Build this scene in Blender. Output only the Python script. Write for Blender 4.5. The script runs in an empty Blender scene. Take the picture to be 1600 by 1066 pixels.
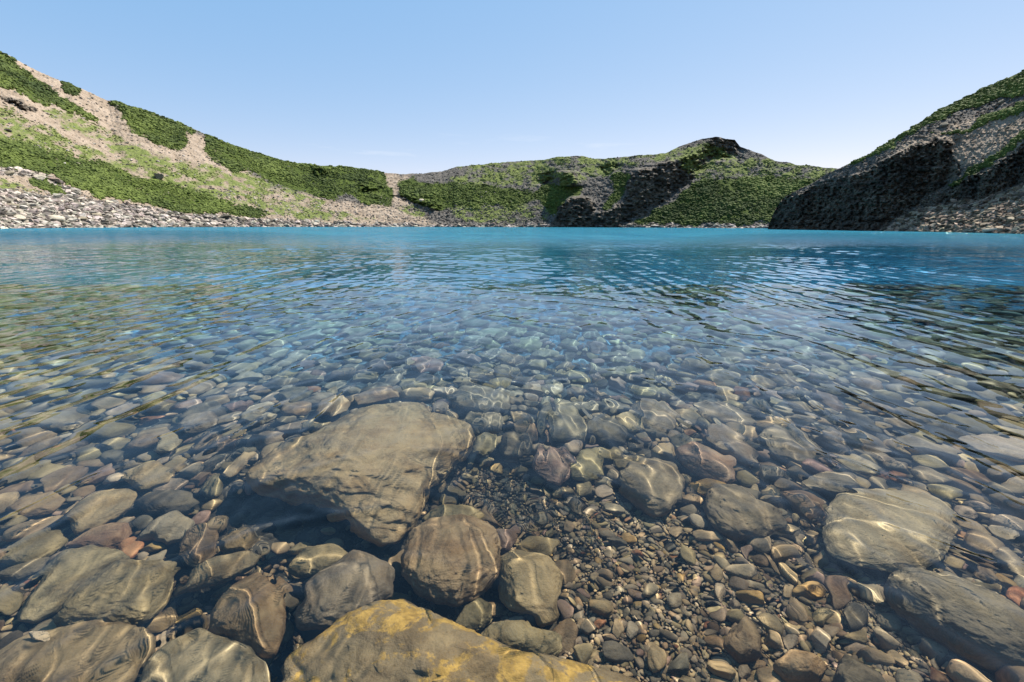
import bpy, math, random
import numpy as np
from mathutils import Vector, Matrix

SC = bpy.context.scene
COL = SC.collection
R_ = math.radians

# ------------------------------------------------------------------ camera, sky, sun, exposure
CAM_H = 1.0
PITCH = 14.3
ROLL = 0.18
LENS = 16.0
cam_d = bpy.data.cameras.new("camera")
cam = bpy.data.objects.new("camera", cam_d)
COL.objects.link(cam)
cam_d.sensor_width = 36.0
cam_d.lens = LENS
cam_d.clip_start = 0.02
cam_d.clip_end = 6000
cam.matrix_world = (Matrix.Translation((0, 0, CAM_H)) @ Matrix.Rotation(R_(90 - PITCH), 4, 'X')
                    @ Matrix.Rotation(R_(ROLL), 4, 'Z'))
SC.camera = cam

SUN_AZ = 52.0      # degrees to the right of the view direction (+Y)
SUN_EL = 54.0
sun_dir = Vector((math.sin(R_(SUN_AZ)) * math.cos(R_(SUN_EL)), math.cos(R_(SUN_AZ)) * math.cos(R_(SUN_EL)), math.sin(R_(SUN_EL))))
sun_l = bpy.data.lights.new("sun", 'SUN')
sun_l.energy = 5.0
sun_l.angle = R_(0.5)
sun_l.color = (1.0, 0.955, 0.87)
sun = bpy.data.objects.new("sun", sun_l)
COL.objects.link(sun)
sun.rotation_euler = sun_dir.to_track_quat('Z', 'Y').to_euler()
try:
    sun_l.cycles.is_caustics_light = True
except Exception:
    pass

world = bpy.data.worlds.new("World")
SC.world = world
world.use_nodes = True
wn = world.node_tree
wn.nodes.clear()
w_out = wn.nodes.new('ShaderNodeOutputWorld')
w_bg = wn.nodes.new('ShaderNodeBackground')
w_sky = wn.nodes.new('ShaderNodeTexSky')
w_sky.sky_type = 'NISHITA'
w_sky.sun_disc = False
w_sky.sun_elevation = R_(SUN_EL)
w_sky.sun_rotation = R_(SUN_AZ)
w_sky.altitude = 2000
w_sky.air_density = 1.0
w_sky.dust_density = 0.3
w_sky.ozone_density = 1.6
w_bg.inputs['Strength'].default_value = 0.074
w_mul = wn.nodes.new('ShaderNodeMix')
w_mul.data_type, w_mul.blend_type = 'RGBA', 'MULTIPLY'
w_mul.inputs[0].default_value = 1.0
w_mul.inputs[7].default_value = (1.12, 0.56, 0.26, 1)
wn.links.new(w_sky.outputs[0], w_mul.inputs[6])
w_add = wn.nodes.new('ShaderNodeMix')
w_add.data_type, w_add.blend_type = 'RGBA', 'ADD'
w_add.inputs[0].default_value = 1.0
w_add.inputs[7].default_value = (0.30, 1.95, 4.15, 1)
w_tc = wn.nodes.new('ShaderNodeTexCoord')
w_map = wn.nodes.new('ShaderNodeMapping')
w_map.inputs['Scale'].default_value = (3.0, 3.0, 26.0)
w_noi = wn.nodes.new('ShaderNodeTexNoise')
w_noi.inputs['Scale'].default_value = 1.3
w_noi.inputs['Detail'].default_value = 7.0
w_sep = wn.nodes.new('ShaderNodeSeparateXYZ')
w_lo = wn.nodes.new('ShaderNodeMapRange')
w_cl = wn.nodes.new('ShaderNodeMapRange')
w_mm = wn.nodes.new('ShaderNodeMath')
w_mm.operation = 'MULTIPLY'
for nd, v in ((w_lo, (0.09, 0.20, 1.0, 0.0)), (w_cl, (0.60, 0.74, 0.0, 0.55))):
    for q in range(4):
        nd.inputs[q + 1].default_value = v[q]
w_wisp = wn.nodes.new('ShaderNodeMix')
w_wisp.data_type = 'RGBA'
w_wisp.inputs[7].default_value = (6.6, 6.7, 6.8, 1)
wn.links.new(w_mul.outputs[2], w_add.inputs[6])
wn.links.new(w_tc.outputs['Generated'], w_map.inputs[0])
wn.links.new(w_map.outputs[0], w_noi.inputs['Vector'])
wn.links.new(w_tc.outputs['Generated'], w_sep.inputs[0])
wn.links.new(w_sep.outputs[2], w_lo.inputs[0])
wn.links.new(w_noi.outputs[0], w_cl.inputs[0])
wn.links.new(w_lo.outputs[0], w_mm.inputs[0])
wn.links.new(w_cl.outputs[0], w_mm.inputs[1])
wn.links.new(w_mm.outputs[0], w_wisp.inputs[0])
wn.links.new(w_add.outputs[2], w_wisp.inputs[6])
wn.links.new(w_wisp.outputs[2], w_bg.inputs[0])
wn.links.new(w_bg.outputs[0], w_out.inputs[0])

SC.view_settings.view_transform = 'Standard'
SC.view_settings.look = 'None'
SC.view_settings.gamma = 1
SC.view_settings.exposure = 1.15
SC.render.engine = 'CYCLES'
SC.cycles.max_bounces = 7
SC.cycles.diffuse_bounces = 2
SC.cycles.glossy_bounces = 3
SC.cycles.transmission_bounces = 5
SC.cycles.caustics_refractive = True
SC.cycles.caustics_reflective = False
SC.cycles.blur_glossy = 0.3
SC.cycles.sample_clamp_indirect = 4.0
SC.cycles.use_denoising = True

# ------------------------------------------------------------------ small helpers
F_PX = LENS / 36.0 * 1600.0
_cp, _sp = math.cos(R_(PITCH)), math.sin(R_(PITCH))
_cr, _sr = math.cos(R_(ROLL)), math.sin(R_(ROLL))


def ray(px, py):
    """world direction (x right, y ahead, z up) of a sight line, vectorised"""
    X0 = np.asarray(px, float) - 800.0
    Y0 = 533.0 - np.asarray(py, float)
    X = X0 * _cr - Y0 * _sr
    Y = X0 * _sr + Y0 * _cr
    d = np.stack([X, F_PX * _cp + Y * _sp, Y * _cp - F_PX * _sp], -1)
    return d / np.linalg.norm(d, axis=-1, keepdims=True)


def project(p):
    """world direction/point relative to the eye -> picture coordinates"""
    x, y, z = p[..., 0], p[..., 1], p[..., 2]
    Fz = y * _cp - z * _sp
    Yc = y * _sp + z * _cp
    X = F_PX * x / Fz
    Y = F_PX * Yc / Fz
    X0 = X * _cr + Y * _sr
    Y0 = -X * _sr + Y * _cr
    return X0 + 800.0, 533.0 - Y0


def hash3(ix, iy, iz, seed):
    h = (ix.astype(np.int64) * 374761393 + iy.astype(np.int64) * 668265263 + iz.astype(np.int64) * 2147483647 + seed * 1274126177) & 0xFFFFFFFF
    h = ((h ^ (h >> 13)) * 1274126177) & 0xFFFFFFFF
    h = ((h ^ (h >> 16)) * 2246822519) & 0xFFFFFFFF
    h = h ^ (h >> 15)
    return (h & 0xFFFFFF) / float(0xFFFFFF) * 2 - 1


def vnoise(x, y, z=None, seed=0):
    x = np.asarray(x, float)
    y = np.asarray(y, float)
    z = np.zeros_like(x) if z is None else np.asarray(z, float)
    ix, iy, iz = np.floor(x), np.floor(y), np.floor(z)
    fx, fy, fz = x - ix, y - iy, z - iz
    fx = fx * fx * fx * (fx * (fx * 6 - 15) + 10)
    fy = fy * fy * fy * (fy * (fy * 6 - 15) + 10)
    fz = fz * fz * fz * (fz * (fz * 6 - 15) + 10)
    r = 0
    for dx in (0, 1):
        wx = fx if dx else 1 - fx
        for dy in (0, 1):
            wy = fy if dy else 1 - fy
            for dz in (0, 1):
                wz = fz if dz else 1 - fz
                r = r + wx * wy * wz * hash3(ix + dx, iy + dy, iz + dz, seed)
    return r


def fbm(x, y, z=None, octaves=4, seed=0, gain=0.5, lac=2.03):
    a, s, t = 1.0, 0, 0
    for o in range(octaves):
        s = s + a * vnoise(x, y, z, seed + o * 17)
        t += a
        a *= gain
        x = x * lac + 3.1
        y = y * lac + 1.7
        z = None if z is None else z * lac + 5.3
    return s / t


def mesh_from(name, verts, faces, smooth=True, attrs=None):
    """verts (n,3) float array; faces (m,k) int array of one k"""
    me = bpy.data.meshes.new(name)
    n, m, k = len(verts), len(faces), faces.shape[1]
    me.vertices.add(n)
    me.vertices.foreach_set('co', np.ascontiguousarray(verts, np.float32).ravel())
    me.loops.add(m * k)
    me.loops.foreach_set('vertex_index', np.ascontiguousarray(faces, np.int32).ravel())
    me.polygons.add(m)
    me.polygons.foreach_set('loop_start', np.arange(0, m * k, k, dtype=np.int32))
    me.polygons.foreach_set('loop_total', np.full(m, k, np.int32))
    if attrs:
        for an, av in attrs.items():
            at = me.attributes.new(an, 'FLOAT_COLOR', 'POINT')
            c = np.ones((n, 4), np.float32)
            c[:, :av.shape[1]] = av
            at.data.foreach_set('color', c.ravel())
    me.update(calc_edges=True)
    me.polygons.foreach_set('use_smooth', np.full(m, smooth, bool))
    me.update()
    return me


def grid_faces(nr, nc, wrap=False):
    r = np.arange(nr - 1)[:, None]
    c = np.arange(nc if wrap else nc - 1)[None, :]
    c2 = (c + 1) % nc
    return np.stack([r * nc + c, r * nc + c2, (r + 1) * nc + c2, (r + 1) * nc + c], -1).reshape(-1, 4)


def link(name, me, mat, kind=None, label=None, cat=None, group=None, receiver=False):
    o = bpy.data.objects.new(name, me)
    if mat is not None and not me.materials:
        me.materials.append(mat)
    COL.objects.link(o)
    if kind:
        o['kind'] = kind
    if label:
        o['label'] = label
    if cat:
        o['category'] = cat
    if group:
        o['group'] = group
    if receiver:
        o.cycles.is_caustics_receiver = True
    return o


def ico(level):
    import bmesh
    bm = bmesh.new()
    bmesh.ops.create_icosphere(bm, subdivisions=level, radius=1.0)
    v = np.array([p.co[:] for p in bm.verts])
    f = np.array([[q.index for q in p.verts] for p in bm.faces])
    bm.free()
    return v, f


ICO = {k: ico(k) for k in (1, 2, 3, 4, 5, 6)}


class NT:
    """terse node-tree writer"""
    def __init__(self, name):
        self.m = bpy.data.materials.new(name)
        self.m.use_nodes = True
        self.t = self.m.node_tree
        self.t.nodes.clear()

    def n(self, kind, ins=None, **props):
        nd = self.t.nodes.new(kind)
        for k, v in props.items():
            setattr(nd, k, v)
        for k, v in (ins or {}).items():
            s = nd.inputs[k]
            if isinstance(v, bpy.types.NodeSocket):
                self.t.links.new(v, s)
            else:
                s.default_value = v
        return nd

    def mix(self, f, a, b, mode='MIX'):
        nd = self.n('ShaderNodeMix', data_type='RGBA', blend_type=mode)
        for k, v in ((0, f), (6, a), (7, b)):
            s = nd.inputs[k]
            if isinstance(v, bpy.types.NodeSocket):
                self.t.links.new(v, s)
            else:
                s.default_value = v if k == 0 else (tuple(v) + (1,))[:4]
        return nd.outputs[2]

    def math(self, op, a, b=0.0, c=0.0, clamp=False):
        nd = self.n('ShaderNodeMath', operation=op, use_clamp=clamp)
        for k, v in enumerate((a, b, c)):
            if isinstance(v, bpy.types.NodeSocket):
                self.t.links.new(v, nd.inputs[k])
            else:
                nd.inputs[k].default_value = v
        return nd.outputs[0]

    def ramp(self, f, lo, hi, a=0.0, b=1.0):
        nd = self.n('ShaderNodeMapRange', {0: f, 1: lo, 2: hi, 3: a, 4: b}, interpolation_type='SMOOTHSTEP')
        return nd.outputs[0]

    def noise(self, vec, scale, detail=4.0, rough=0.55, dist=0.0):
        return self.n('ShaderNodeTexNoise', {'Vector': vec, 'Scale': scale, 'Detail': detail, 'Roughness': rough, 'Distortion': dist})

    def out(self, sh):
        o = self.n('ShaderNodeOutputMaterial')
        self.t.links.new(sh, o.inputs['Surface'])
        return self.m


# ------------------------------------------------------------------ materials
def stone_material(name, from_attr, bump=1.0, patch=None):
    """weathered volcanic stone; its colour comes from the object colour or a vertex attribute"""
    T = NT(name)
    geo = T.n('ShaderNodeNewGeometry')
    tc = T.n('ShaderNodeTexCoord')
    if from_attr:
        vec = geo.outputs['Position']
        base = T.n('ShaderNodeAttribute', attribute_name='tone').outputs['Color']
    else:
        oi = T.n('ShaderNodeObjectInfo')
        off = T.n('ShaderNodeVectorMath', {0: geo.outputs['Position'], 1: oi.outputs['Location']}, operation='ADD')
        vec = off.outputs[0]
        base = oi.outputs['Color']
    n1 = T.noise(vec, 7.0, 5, 0.6).outputs[0]
    n2 = T.noise(vec, 38.0, 5, 0.65).outputs[0]
    n3 = T.noise(vec, 170.0, 3, 0.7).outputs[0]
    vs = T.n('ShaderNodeMapping', {'Vector': vec, 'Rotation': (0.5, 0.35, 0.9), 'Scale': (5, 5, 26)})
    n4 = T.noise(vs.outputs[0], 1.0, 4, 0.6, 0.6).outputs[0]
    c = T.mix(T.ramp(n1, 0.35, 0.68), base, T.mix(1.0, base, (0.62, 0.56, 0.47), 'MULTIPLY'))
    c = T.mix(T.ramp(n4, 0.50, 0.68, 0, 0.55), c, T.mix(1.0, c, (1.45, 1.4, 1.28), 'MULTIPLY'))
    c = T.mix(T.ramp(n2, 0.54, 0.80, 0, 0.55), c, T.mix(1.0, c, (1.65, 1.58, 1.4), 'MULTIPLY'))
    c = T.mix(T.ramp(n2, 0.46, 0.26, 0, 0.55), c, T.mix(1.0, c, (0.45, 0.44, 0.40), 'MULTIPLY'))
    c = T.mix(T.ramp(n3, 0.56, 0.34, 0, 0.35), c, T.mix(1.0, c, (0.5, 0.48, 0.45), 'MULTIPLY'))
    # algae film: olive where it settles on tops
    nz = T.n('ShaderNodeSeparateXYZ', {0: geo.outputs['Normal']}).outputs[2]
    alg = T.math('MULTIPLY', T.ramp(nz, 0.1, 0.9), T.ramp(n1, 0.62, 0.36, 0.0, 0.42))
    c = T.mix(alg, c, (0.22, 0.172, 0.092))
    if patch:
        pn = T.noise(vec, 9.0, 6, 0.68, 0.4).outputs[0]
        c = T.mix(T.ramp(pn, patch[3], patch[3] + 0.08, 0, 0.9), c, T.mix(T.ramp(n2, 0.35, 0.65), patch[:3], [q * 0.55 for q in patch[:3]]))
    hsum = T.math('ADD', T.math('MULTIPLY', n1, 0.9), T.math('MULTIPLY', n2, 0.30))
    hsum = T.math('ADD', hsum, T.math('MULTIPLY', n4, 0.35))
    hsum = T.math('ADD', hsum, T.math('MULTIPLY', n3, 0.06))
    bm = T.n('ShaderNodeBump', {'Height': hsum, 'Strength': 0.75 * bump, 'Distance': 0.022})
    bs = T.n('ShaderNodeBsdfPrincipled', {'Base Color': c, 'Roughness': 0.85, 'Normal': bm.outputs[0]})
    bs.inputs['Specular IOR Level'].default_value = 0.2
    return T.out(bs.outputs[0])


M_STONE = stone_material('stone', False)
M_LICHEN = stone_material('yellow_lichen_stone', False, 1.3, (0.47, 0.32, 0.09, 0.485))
M_BOULDER = stone_material('boulder_stone', False, 1.25)
M_GRAVEL = stone_material('gravel', True, 0.8)


def bed_material():
    T = NT('lake_bed')
    geo = T.n('ShaderNodeNewGeometry')
    P = geo.outputs['Position']
    v = T.n('ShaderNodeTexVoronoi', {'Vector': P, 'Scale': 32.0, 'Randomness': 1.0})
    v2 = T.n('ShaderNodeTexVoronoi', {'Vector': P, 'Scale': 9.0, 'Randomness': 1.0})
    n = T.noise(P, 6.0, 5).outputs[0]
    c = T.mix(T.ramp(n, 0.35, 0.65), (0.045, 0.043, 0.036), (0.022, 0.023, 0.022))  # dark bed colour also stands for the shade in gaps between stones
    sep = T.n('ShaderNodeSeparateXYZ', {0: v.outputs['Color']})
    c = T.mix(T.ramp(sep.outputs[0], 0.3, 0.9, 0, 0.8), c, (0.09, 0.08, 0.06))
    z = T.n('ShaderNodeSeparateXYZ', {0: P}).outputs[2]
    dry = T.ramp(z, 0.0, 0.3)
    c = T.mix(dry, c, (0.26, 0.22, 0.18))
    c = T.mix(T.ramp(z, -0.42, -0.9), c, (0.085, 0.155, 0.20))  # blue of light scattered in deeper water, put into the bed colour
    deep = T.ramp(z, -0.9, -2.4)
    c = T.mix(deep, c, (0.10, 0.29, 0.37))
    h = T.math('ADD', T.math('MULTIPLY', v.outputs['Distance'], -0.6), T.math('MULTIPLY', v2.outputs['Distance'], -1.2))
    bm = T.n('ShaderNodeBump', {'Height': h, 'Strength': 0.8, 'Distance': 0.05})
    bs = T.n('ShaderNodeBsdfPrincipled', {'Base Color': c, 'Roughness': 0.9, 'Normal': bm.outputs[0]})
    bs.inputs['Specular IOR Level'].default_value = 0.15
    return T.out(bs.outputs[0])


def water_material():
    """clear water over the shallows; towards the deep basin it holds more and more turquoise silt"""
    T = NT('lake_water')
    geo = T.n('ShaderNodeNewGeometry')
    P = geo.outputs['Position']
    depth = T.n('ShaderNodeAttribute', attribute_name='basin')
    dep = T.n('ShaderNodeSeparateColor', {0: depth.outputs['Color']})
    silt = dep.outputs[0]
    # small wind ripples too fine for the mesh, on the open water
    n1 = T.noise(P, 1.6, 5, 0.6).outputs[0]
    ms = T.n('ShaderNodeMapping', {'Vector': P, 'Scale': (0.75, 0.055, 1.0)})
    n3 = T.noise(ms.outputs[0], 1.0, 6, 0.72).outputs[0]
    n2 = T.noise(P, 0.12, 3, 0.5).outputs[0]
    hh = T.math('ADD', n1, T.math('MULTIPLY', n3, 2.2))
    bp = T.n('ShaderNodeBump', {'Height': hh, 'Strength': T.math('MULTIPLY', dep.outputs[1], 1.0), 'Distance': 0.28})
    # water takes the red out of what lies deep under it
    clear = T.mix(T.ramp(dep.outputs[2], 0.06, 0.25), (1.0, 0.955, 0.88), (0.52, 0.80, 0.97))
    refr = T.n('ShaderNodeBsdfRefraction', {'Color': clear, 'Roughness': 0.0, 'IOR': 1.333, 'Normal': bp.outputs[0]})
    shine = T.n('ShaderNodeBsdfGlossy', {'Color': (0.93, 0.98, 1, 1), 'Roughness': 0.0, 'Normal': bp.outputs[0]})
    fr = T.n('ShaderNodeFresnel', {'IOR': 1.36, 'Normal': bp.outputs[0]})
    glass = T.n('ShaderNodeMixShader', {0: fr.outputs[0], 1: refr.outputs[0], 2: shine.outputs[0]})
    patch = T.math('ADD', T.math('MULTIPLY', n2, 0.5), T.math('MULTIPLY', n3, 0.5))
    body = T.n('ShaderNodeBsdfDiffuse', {'Color': T.mix(T.ramp(patch, 0.38, 0.60), (0.012, 0.112, 0.178), (0.026, 0.162, 0.230)), 'Normal': bp.outputs[0]})
    gl = T.n('ShaderNodeBsdfGlossy', {'Color': (0.9, 0.9, 0.9, 1), 'Roughness': 0.07, 'Normal': bp.outputs[0]})
    turb = T.n('ShaderNodeMixShader', {0: T.math('MULTIPLY', fr.outputs[0], 0.75), 1: body.outputs[0], 2: gl.outputs[0]})
    mx = T.n('ShaderNodeMixShader', {0: silt, 1: glass.outputs[0], 2: turb.outputs[0]})
    return T.out(mx.outputs[0])


# ------------------------------------------------------------------ the lake: bed and surface
def bed_depth(x, y, pit=1.0):
    """metres of water over the bed (negative on the dry bank behind the camera)"""
    x = np.asarray(x, float)
    y = np.asarray(y, float)
    d = 0.19 + 0.085 * y + 0.010 * np.maximum(y, 0) ** 2
    d = np.minimum(d, 2.2 + 0.12 * np.maximum(y, 0))
    d = np.where(d > 9, 9, d)
    d = d + 0.38 * pit * np.exp(-(((x + 0.66) / 0.30) ** 2 + ((y - 1.24) / 0.22) ** 2))
    d = d + 0.03 * fbm(x * 1.3, y * 1.3, None, 2, 5)
    return d


def polar_grid(r0, r1, nr, nfront, nback, half=64.0):
    a = np.concatenate([np.linspace(-half, half, nfront), np.linspace(half, 360 - half, nback + 2)[1:-1]])
    a = np.radians(a)
    r = np.exp(np.linspace(math.log(r0), math.log(r1), nr))
    rr, aa = np.meshgrid(r, a, indexing='ij')
    return rr, aa


def waves(x, y):
    """height of the water surface"""
    rng = np.random.RandomState(11)
    r = np.hypot(x, y)
    z = np.zeros_like(x)
    cell = np.maximum(r * 0.0050, 0.004)      # mesh spacing: no wave finer than it can carry
    side = np.clip(np.abs(x + 0.3) / 1.9, 0, 1) ** 1.4
    calm = 0.22 + 0.78 * side
    g1 = 0.65 + 0.5 * fbm(x * 0.45, y * 0.22, None, 2, 31)
    # ripples travelling sideways: long crests lying along the view
    for lam, slope, n, spread in ((0.62, 0.026, 3, 6), (0.36, 0.038, 4, 6), (0.21, 0.042, 4, 8)):
        for k in range(n):
            L = lam * rng.uniform(0.8, 1.25)
            th = math.radians(rng.normal(0, spread))
            s = -1 if k % 2 else 1
            kx, ky = math.cos(th) * s, math.sin(th)
            kk = 2 * math.pi / L
            fade = np.clip(L / (3.2 * cell) - 0.6, 0, 1)
            wob = 0.10 * fbm(x * 0.7 + k, y * 0.5, None, 2, 40 + k)
            z += fade * calm * g1 * slope / kk / math.sqrt(n) * 1.3 * np.sin(kk * (kx * x + ky * y + wob) + rng.uniform(0, 6.28))
    # fine ripples, the ones that draw the light lines on the stones
    g2 = np.clip(0.5 + 0.9 * fbm(x * 1.1, y * 0.8, None, 3, 77), 0.08, 1.3)
    for lam, slope, n, spread in ((0.13, 0.046, 5, 20), (0.075, 0.040, 5, 24), (0.045, 0.024, 4, 26)):
        for k in range(n):
            L = lam * rng.uniform(0.75, 1.3)
            th = math.radians(rng.normal(-14 if k % 2 else 12, spread))
            kk = 2 * math.pi / L
            fade = np.clip(L / (3.2 * cell) - 0.6, 0, 1)
            wob = 0.03 * fbm(x * 2.2 + k, y * 1.6, None, 2, 60 + k)
            z += fade * g2 * slope / kk / math.sqrt(n) * 1.25 * np.sin(kk * (math.cos(th) * x + math.sin(th) * y + wob) + rng.uniform(0, 6.28))
    # sharp little crests riding on the calm water: each draws one bright line on the bed
    near = np.clip(1.7 - r / 3.2, 0.12, 1)
    mid = np.clip((r - 1.6) / 1.4, 0, 1) * np.clip(2.2 - r / 5.0, 0, 1)
    for L, amp, th, p in ((0.21, 0.0040, 4, 7), (0.30, 0.0062, -13, 10), (0.17, 0.0021, 20, 6), (0.38, 0.0046, -58, 11), (0.26, 0.0040, 52, 10)):
        t = math.radians(th)
        wob = 0.17 * fbm(x * 1.5 + th, y * 1.1, None, 3, 90 + int(L * 100)) + 0.02 * fbm(x * 7, y * 5, None, 2, 95)
        g3 = np.clip(0.35 + 1.1 * fbm(x * 1.7 + L * 40, y * 1.3, None, 2, 85 + int(L * 50)), 0, 1)
        z += near * g3 * amp * (0.5 + 0.5 * np.cos(2 * math.pi / L * (math.cos(t) * x + math.sin(t) * y + wob))) ** p
    for L, amp, th, p in ((0.52, 0.0075, 2, 7), (0.44, 0.0045, -16, 6), (0.60, 0.0065, 60, 8), (0.50, 0.0050, -52, 7)):
        t = math.radians(th)
        wob = 0.22 * fbm(x * 1.1 + th, y * 0.9, None, 3, 190 + int(L * 100))
        g3 = np.clip(0.4 + 1.1 * fbm(x * 1.0 + L * 40, y * 0.8, None, 2, 185 + int(L * 50)), 0, 1)
        z += mid * g3 * amp * (0.5 + 0.5 * np.cos(2 * math.pi / L * (math.cos(t) * x + math.sin(t) * y + wob))) ** p
    # open-water chop, all directions, growing with distance from the bank
    far = np.clip((r - 3.5) / 6.0, 0, 1) * (1 - 0.72 * side * np.clip(2 - r / 12, 0, 1))
    for lam, slope, n in ((0.34, 0.055, 6), (0.62, 0.050, 6), (1.2, 0.040, 6), (2.6, 0.026, 4)):
        for k in range(n):
            L = lam * rng.uniform(0.7, 1.35)
            th = math.radians(rng.uniform(-75, 75) + 90)
            kk = 2 * math.pi / L
            fade = np.clip(L / (3.2 * cell) - 0.6, 0, 1)
            z += fade * (0.05 + 0.95 * far) * g1 * slope / kk / math.sqrt(n) * 1.2 * np.sin(kk * (math.cos(th) * x + math.sin(th) * y) + rng.uniform(0, 6.28))
    return z


M_WATER = water_material()
rr, aa = polar_grid(0.12, 620.0, 1500, 1250, 60)
wx, wy = rr * np.sin(aa), rr * np.cos(aa)
wz = waves(wx, wy)
sideaz = np.clip((np.abs(np.arctan2(wx, wy)) - R_(14)) / R_(24), 0, 1)
sideaz = sideaz * sideaz * (3 - 2 * sideaz)
silt = np.clip((rr - 5.0 - 15.0 * sideaz) / (32.0 + 60.0 * sideaz), 0, 1)
silt = silt ** 0.85
silt = np.where(wy < 0, 0, silt) * 0.97
rip = np.clip((rr - 16.0 - 10.0 * sideaz) / 40.0, 0, 1)
wv = np.stack([wx, wy, wz], -1).reshape(-1, 3)
at = np.stack([silt, rip, np.clip(bed_depth(wx, wy, 0.0) / 4.0, 0, 1)], -1).reshape(-1, 3)
wf = grid_faces(rr.shape[0], rr.shape[1], wrap=True)
# close the middle under the camera with one fan
nc = rr.shape[1]
me = mesh_from('lake_water', wv, wf[:, ::-1], True, {'basin': at})
water = link('lake_water', me, M_WATER, kind='structure')
water.cycles.is_caustics_caster = True
nrm = me.polygons[0].normal
if nrm.z < 0:
    me.flip_normals()

rr, aa = polar_grid(0.05, 620.0, 330, 420, 60)
bx, by = rr * np.sin(aa), rr * np.cos(aa)
bz = -bed_depth(bx, by) - 0.03
fine = np.clip(1 - rr / 30, 0, 1)
bz = bz + 0.02 * fine * fbm(bx * 6, by * 6, None, 3, 9)
bz = np.where(by < -4, bz + 0.3 * fbm(bx * .3, by * .3, None, 3, 19) * np.clip((-by - 4) / 6, 0, 1), bz)
bz = bz + np.where(by < -6, (-by - 6) * 0.18, 0)
me = mesh_from('lake_bed', np.stack([bx, by, bz], -1).reshape(-1, 3), grid_faces(rr.shape[0], rr.shape[1], True)[:, ::-1], True)
if me.polygons[0].normal.z < 0:
    me.flip_normals()
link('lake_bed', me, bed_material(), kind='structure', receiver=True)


def refract(d, n=1.333):
    """sight line through level water"""
    h = np.hypot(d[..., 0], d[..., 1])
    s = h / n
    dz = -np.sqrt(1 - s * s)
    k = s / np.maximum(h, 1e-9)
    return np.stack([d[..., 0] * k, d[..., 1] * k, dz], -1)


def look_down(px, py, lift=0.0, level=None):
    """point of the bed (lifted) seen at a place in the picture, through the water; also the in-water sight line"""
    d = ray(px, py)
    t = CAM_H / -d[..., 2]
    s = d * t[..., None]
    s[..., 2] = 0
    w = refract(d)
    if level is not None:
        dep = np.full(np.shape(px), -float(level))
        return s + w * (dep / -w[..., 2])[..., None], w
    dep = bed_depth(s[..., 0], s[..., 1]) - lift
    for _ in range(6):
        q = s + w * (dep / -w[..., 2])[..., None]
        dep = np.maximum(bed_depth(q[..., 0], q[..., 1]) - lift, 0.01)
    q = s + w * (dep / -w[..., 2])[..., None]
    return q, w

# ------------------------------------------------------------------ the hills round the lake
def in_poly(px, py, poly):
    inside = np.zeros(px.shape, bool)
    n = len(poly)
    for i in range(n):
        x1, y1 = poly[i]
        x2, y2 = poly[(i + 1) % n]
        if y1 == y2:
            continue
        c = ((y1 > py) != (y2 > py)) & (px < (x2 - x1) * (py - y1) / (y2 - y1) + x1)
        inside ^= c
    return inside


class Zones:
    """ground cover laid out on the hillside by direction and height, as areas with soft edges"""
    X0, X1, Y0, Y1, S = -900, 2500, -40, 400, 1.0

    def __init__(self):
        xs = np.arange(self.X0, self.X1, 1.0)
        ys = np.arange(self.Y0, self.Y1, 1.0)
        self.gx, self.gy = np.meshgrid(xs, ys)
        w = 1.0
        self.wx = self.gx + 9 * fbm(self.gx / 17., self.gy / 13., None, 4, 3)
        self.wy = self.gy + 6 * fbm(self.gx / 17., self.gy / 13., None, 4, 8)

    def area(self, polys, blur=2):
        m = np.zeros(self.gx.shape)
        for p in polys:
            m = np.maximum(m, in_poly(self.wx, self.wy, p))
        for _ in range(blur):
            for ax in (0, 1):
                m = (np.roll(m, 1, ax) + 2 * m + np.roll(m, -1, ax)) / 4
        return m

    def at(self, m, px, py):
        fx = np.clip(px - self.X0, 0, m.shape[1] - 1.01)
        fy = np.clip(py - self.Y0, 0, m.shape[0] - 1.01)
        ix, iy = fx.astype(int), fy.astype(int)
        fx, fy = fx - ix, fy - iy
        return (m[iy, ix] * (1 - fx) * (1 - fy) + m[iy, ix + 1] * fx * (1 - fy)
                + m[iy + 1, ix] * (1 - fx) * fy + m[iy + 1, ix + 1] * fx * fy)


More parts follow.
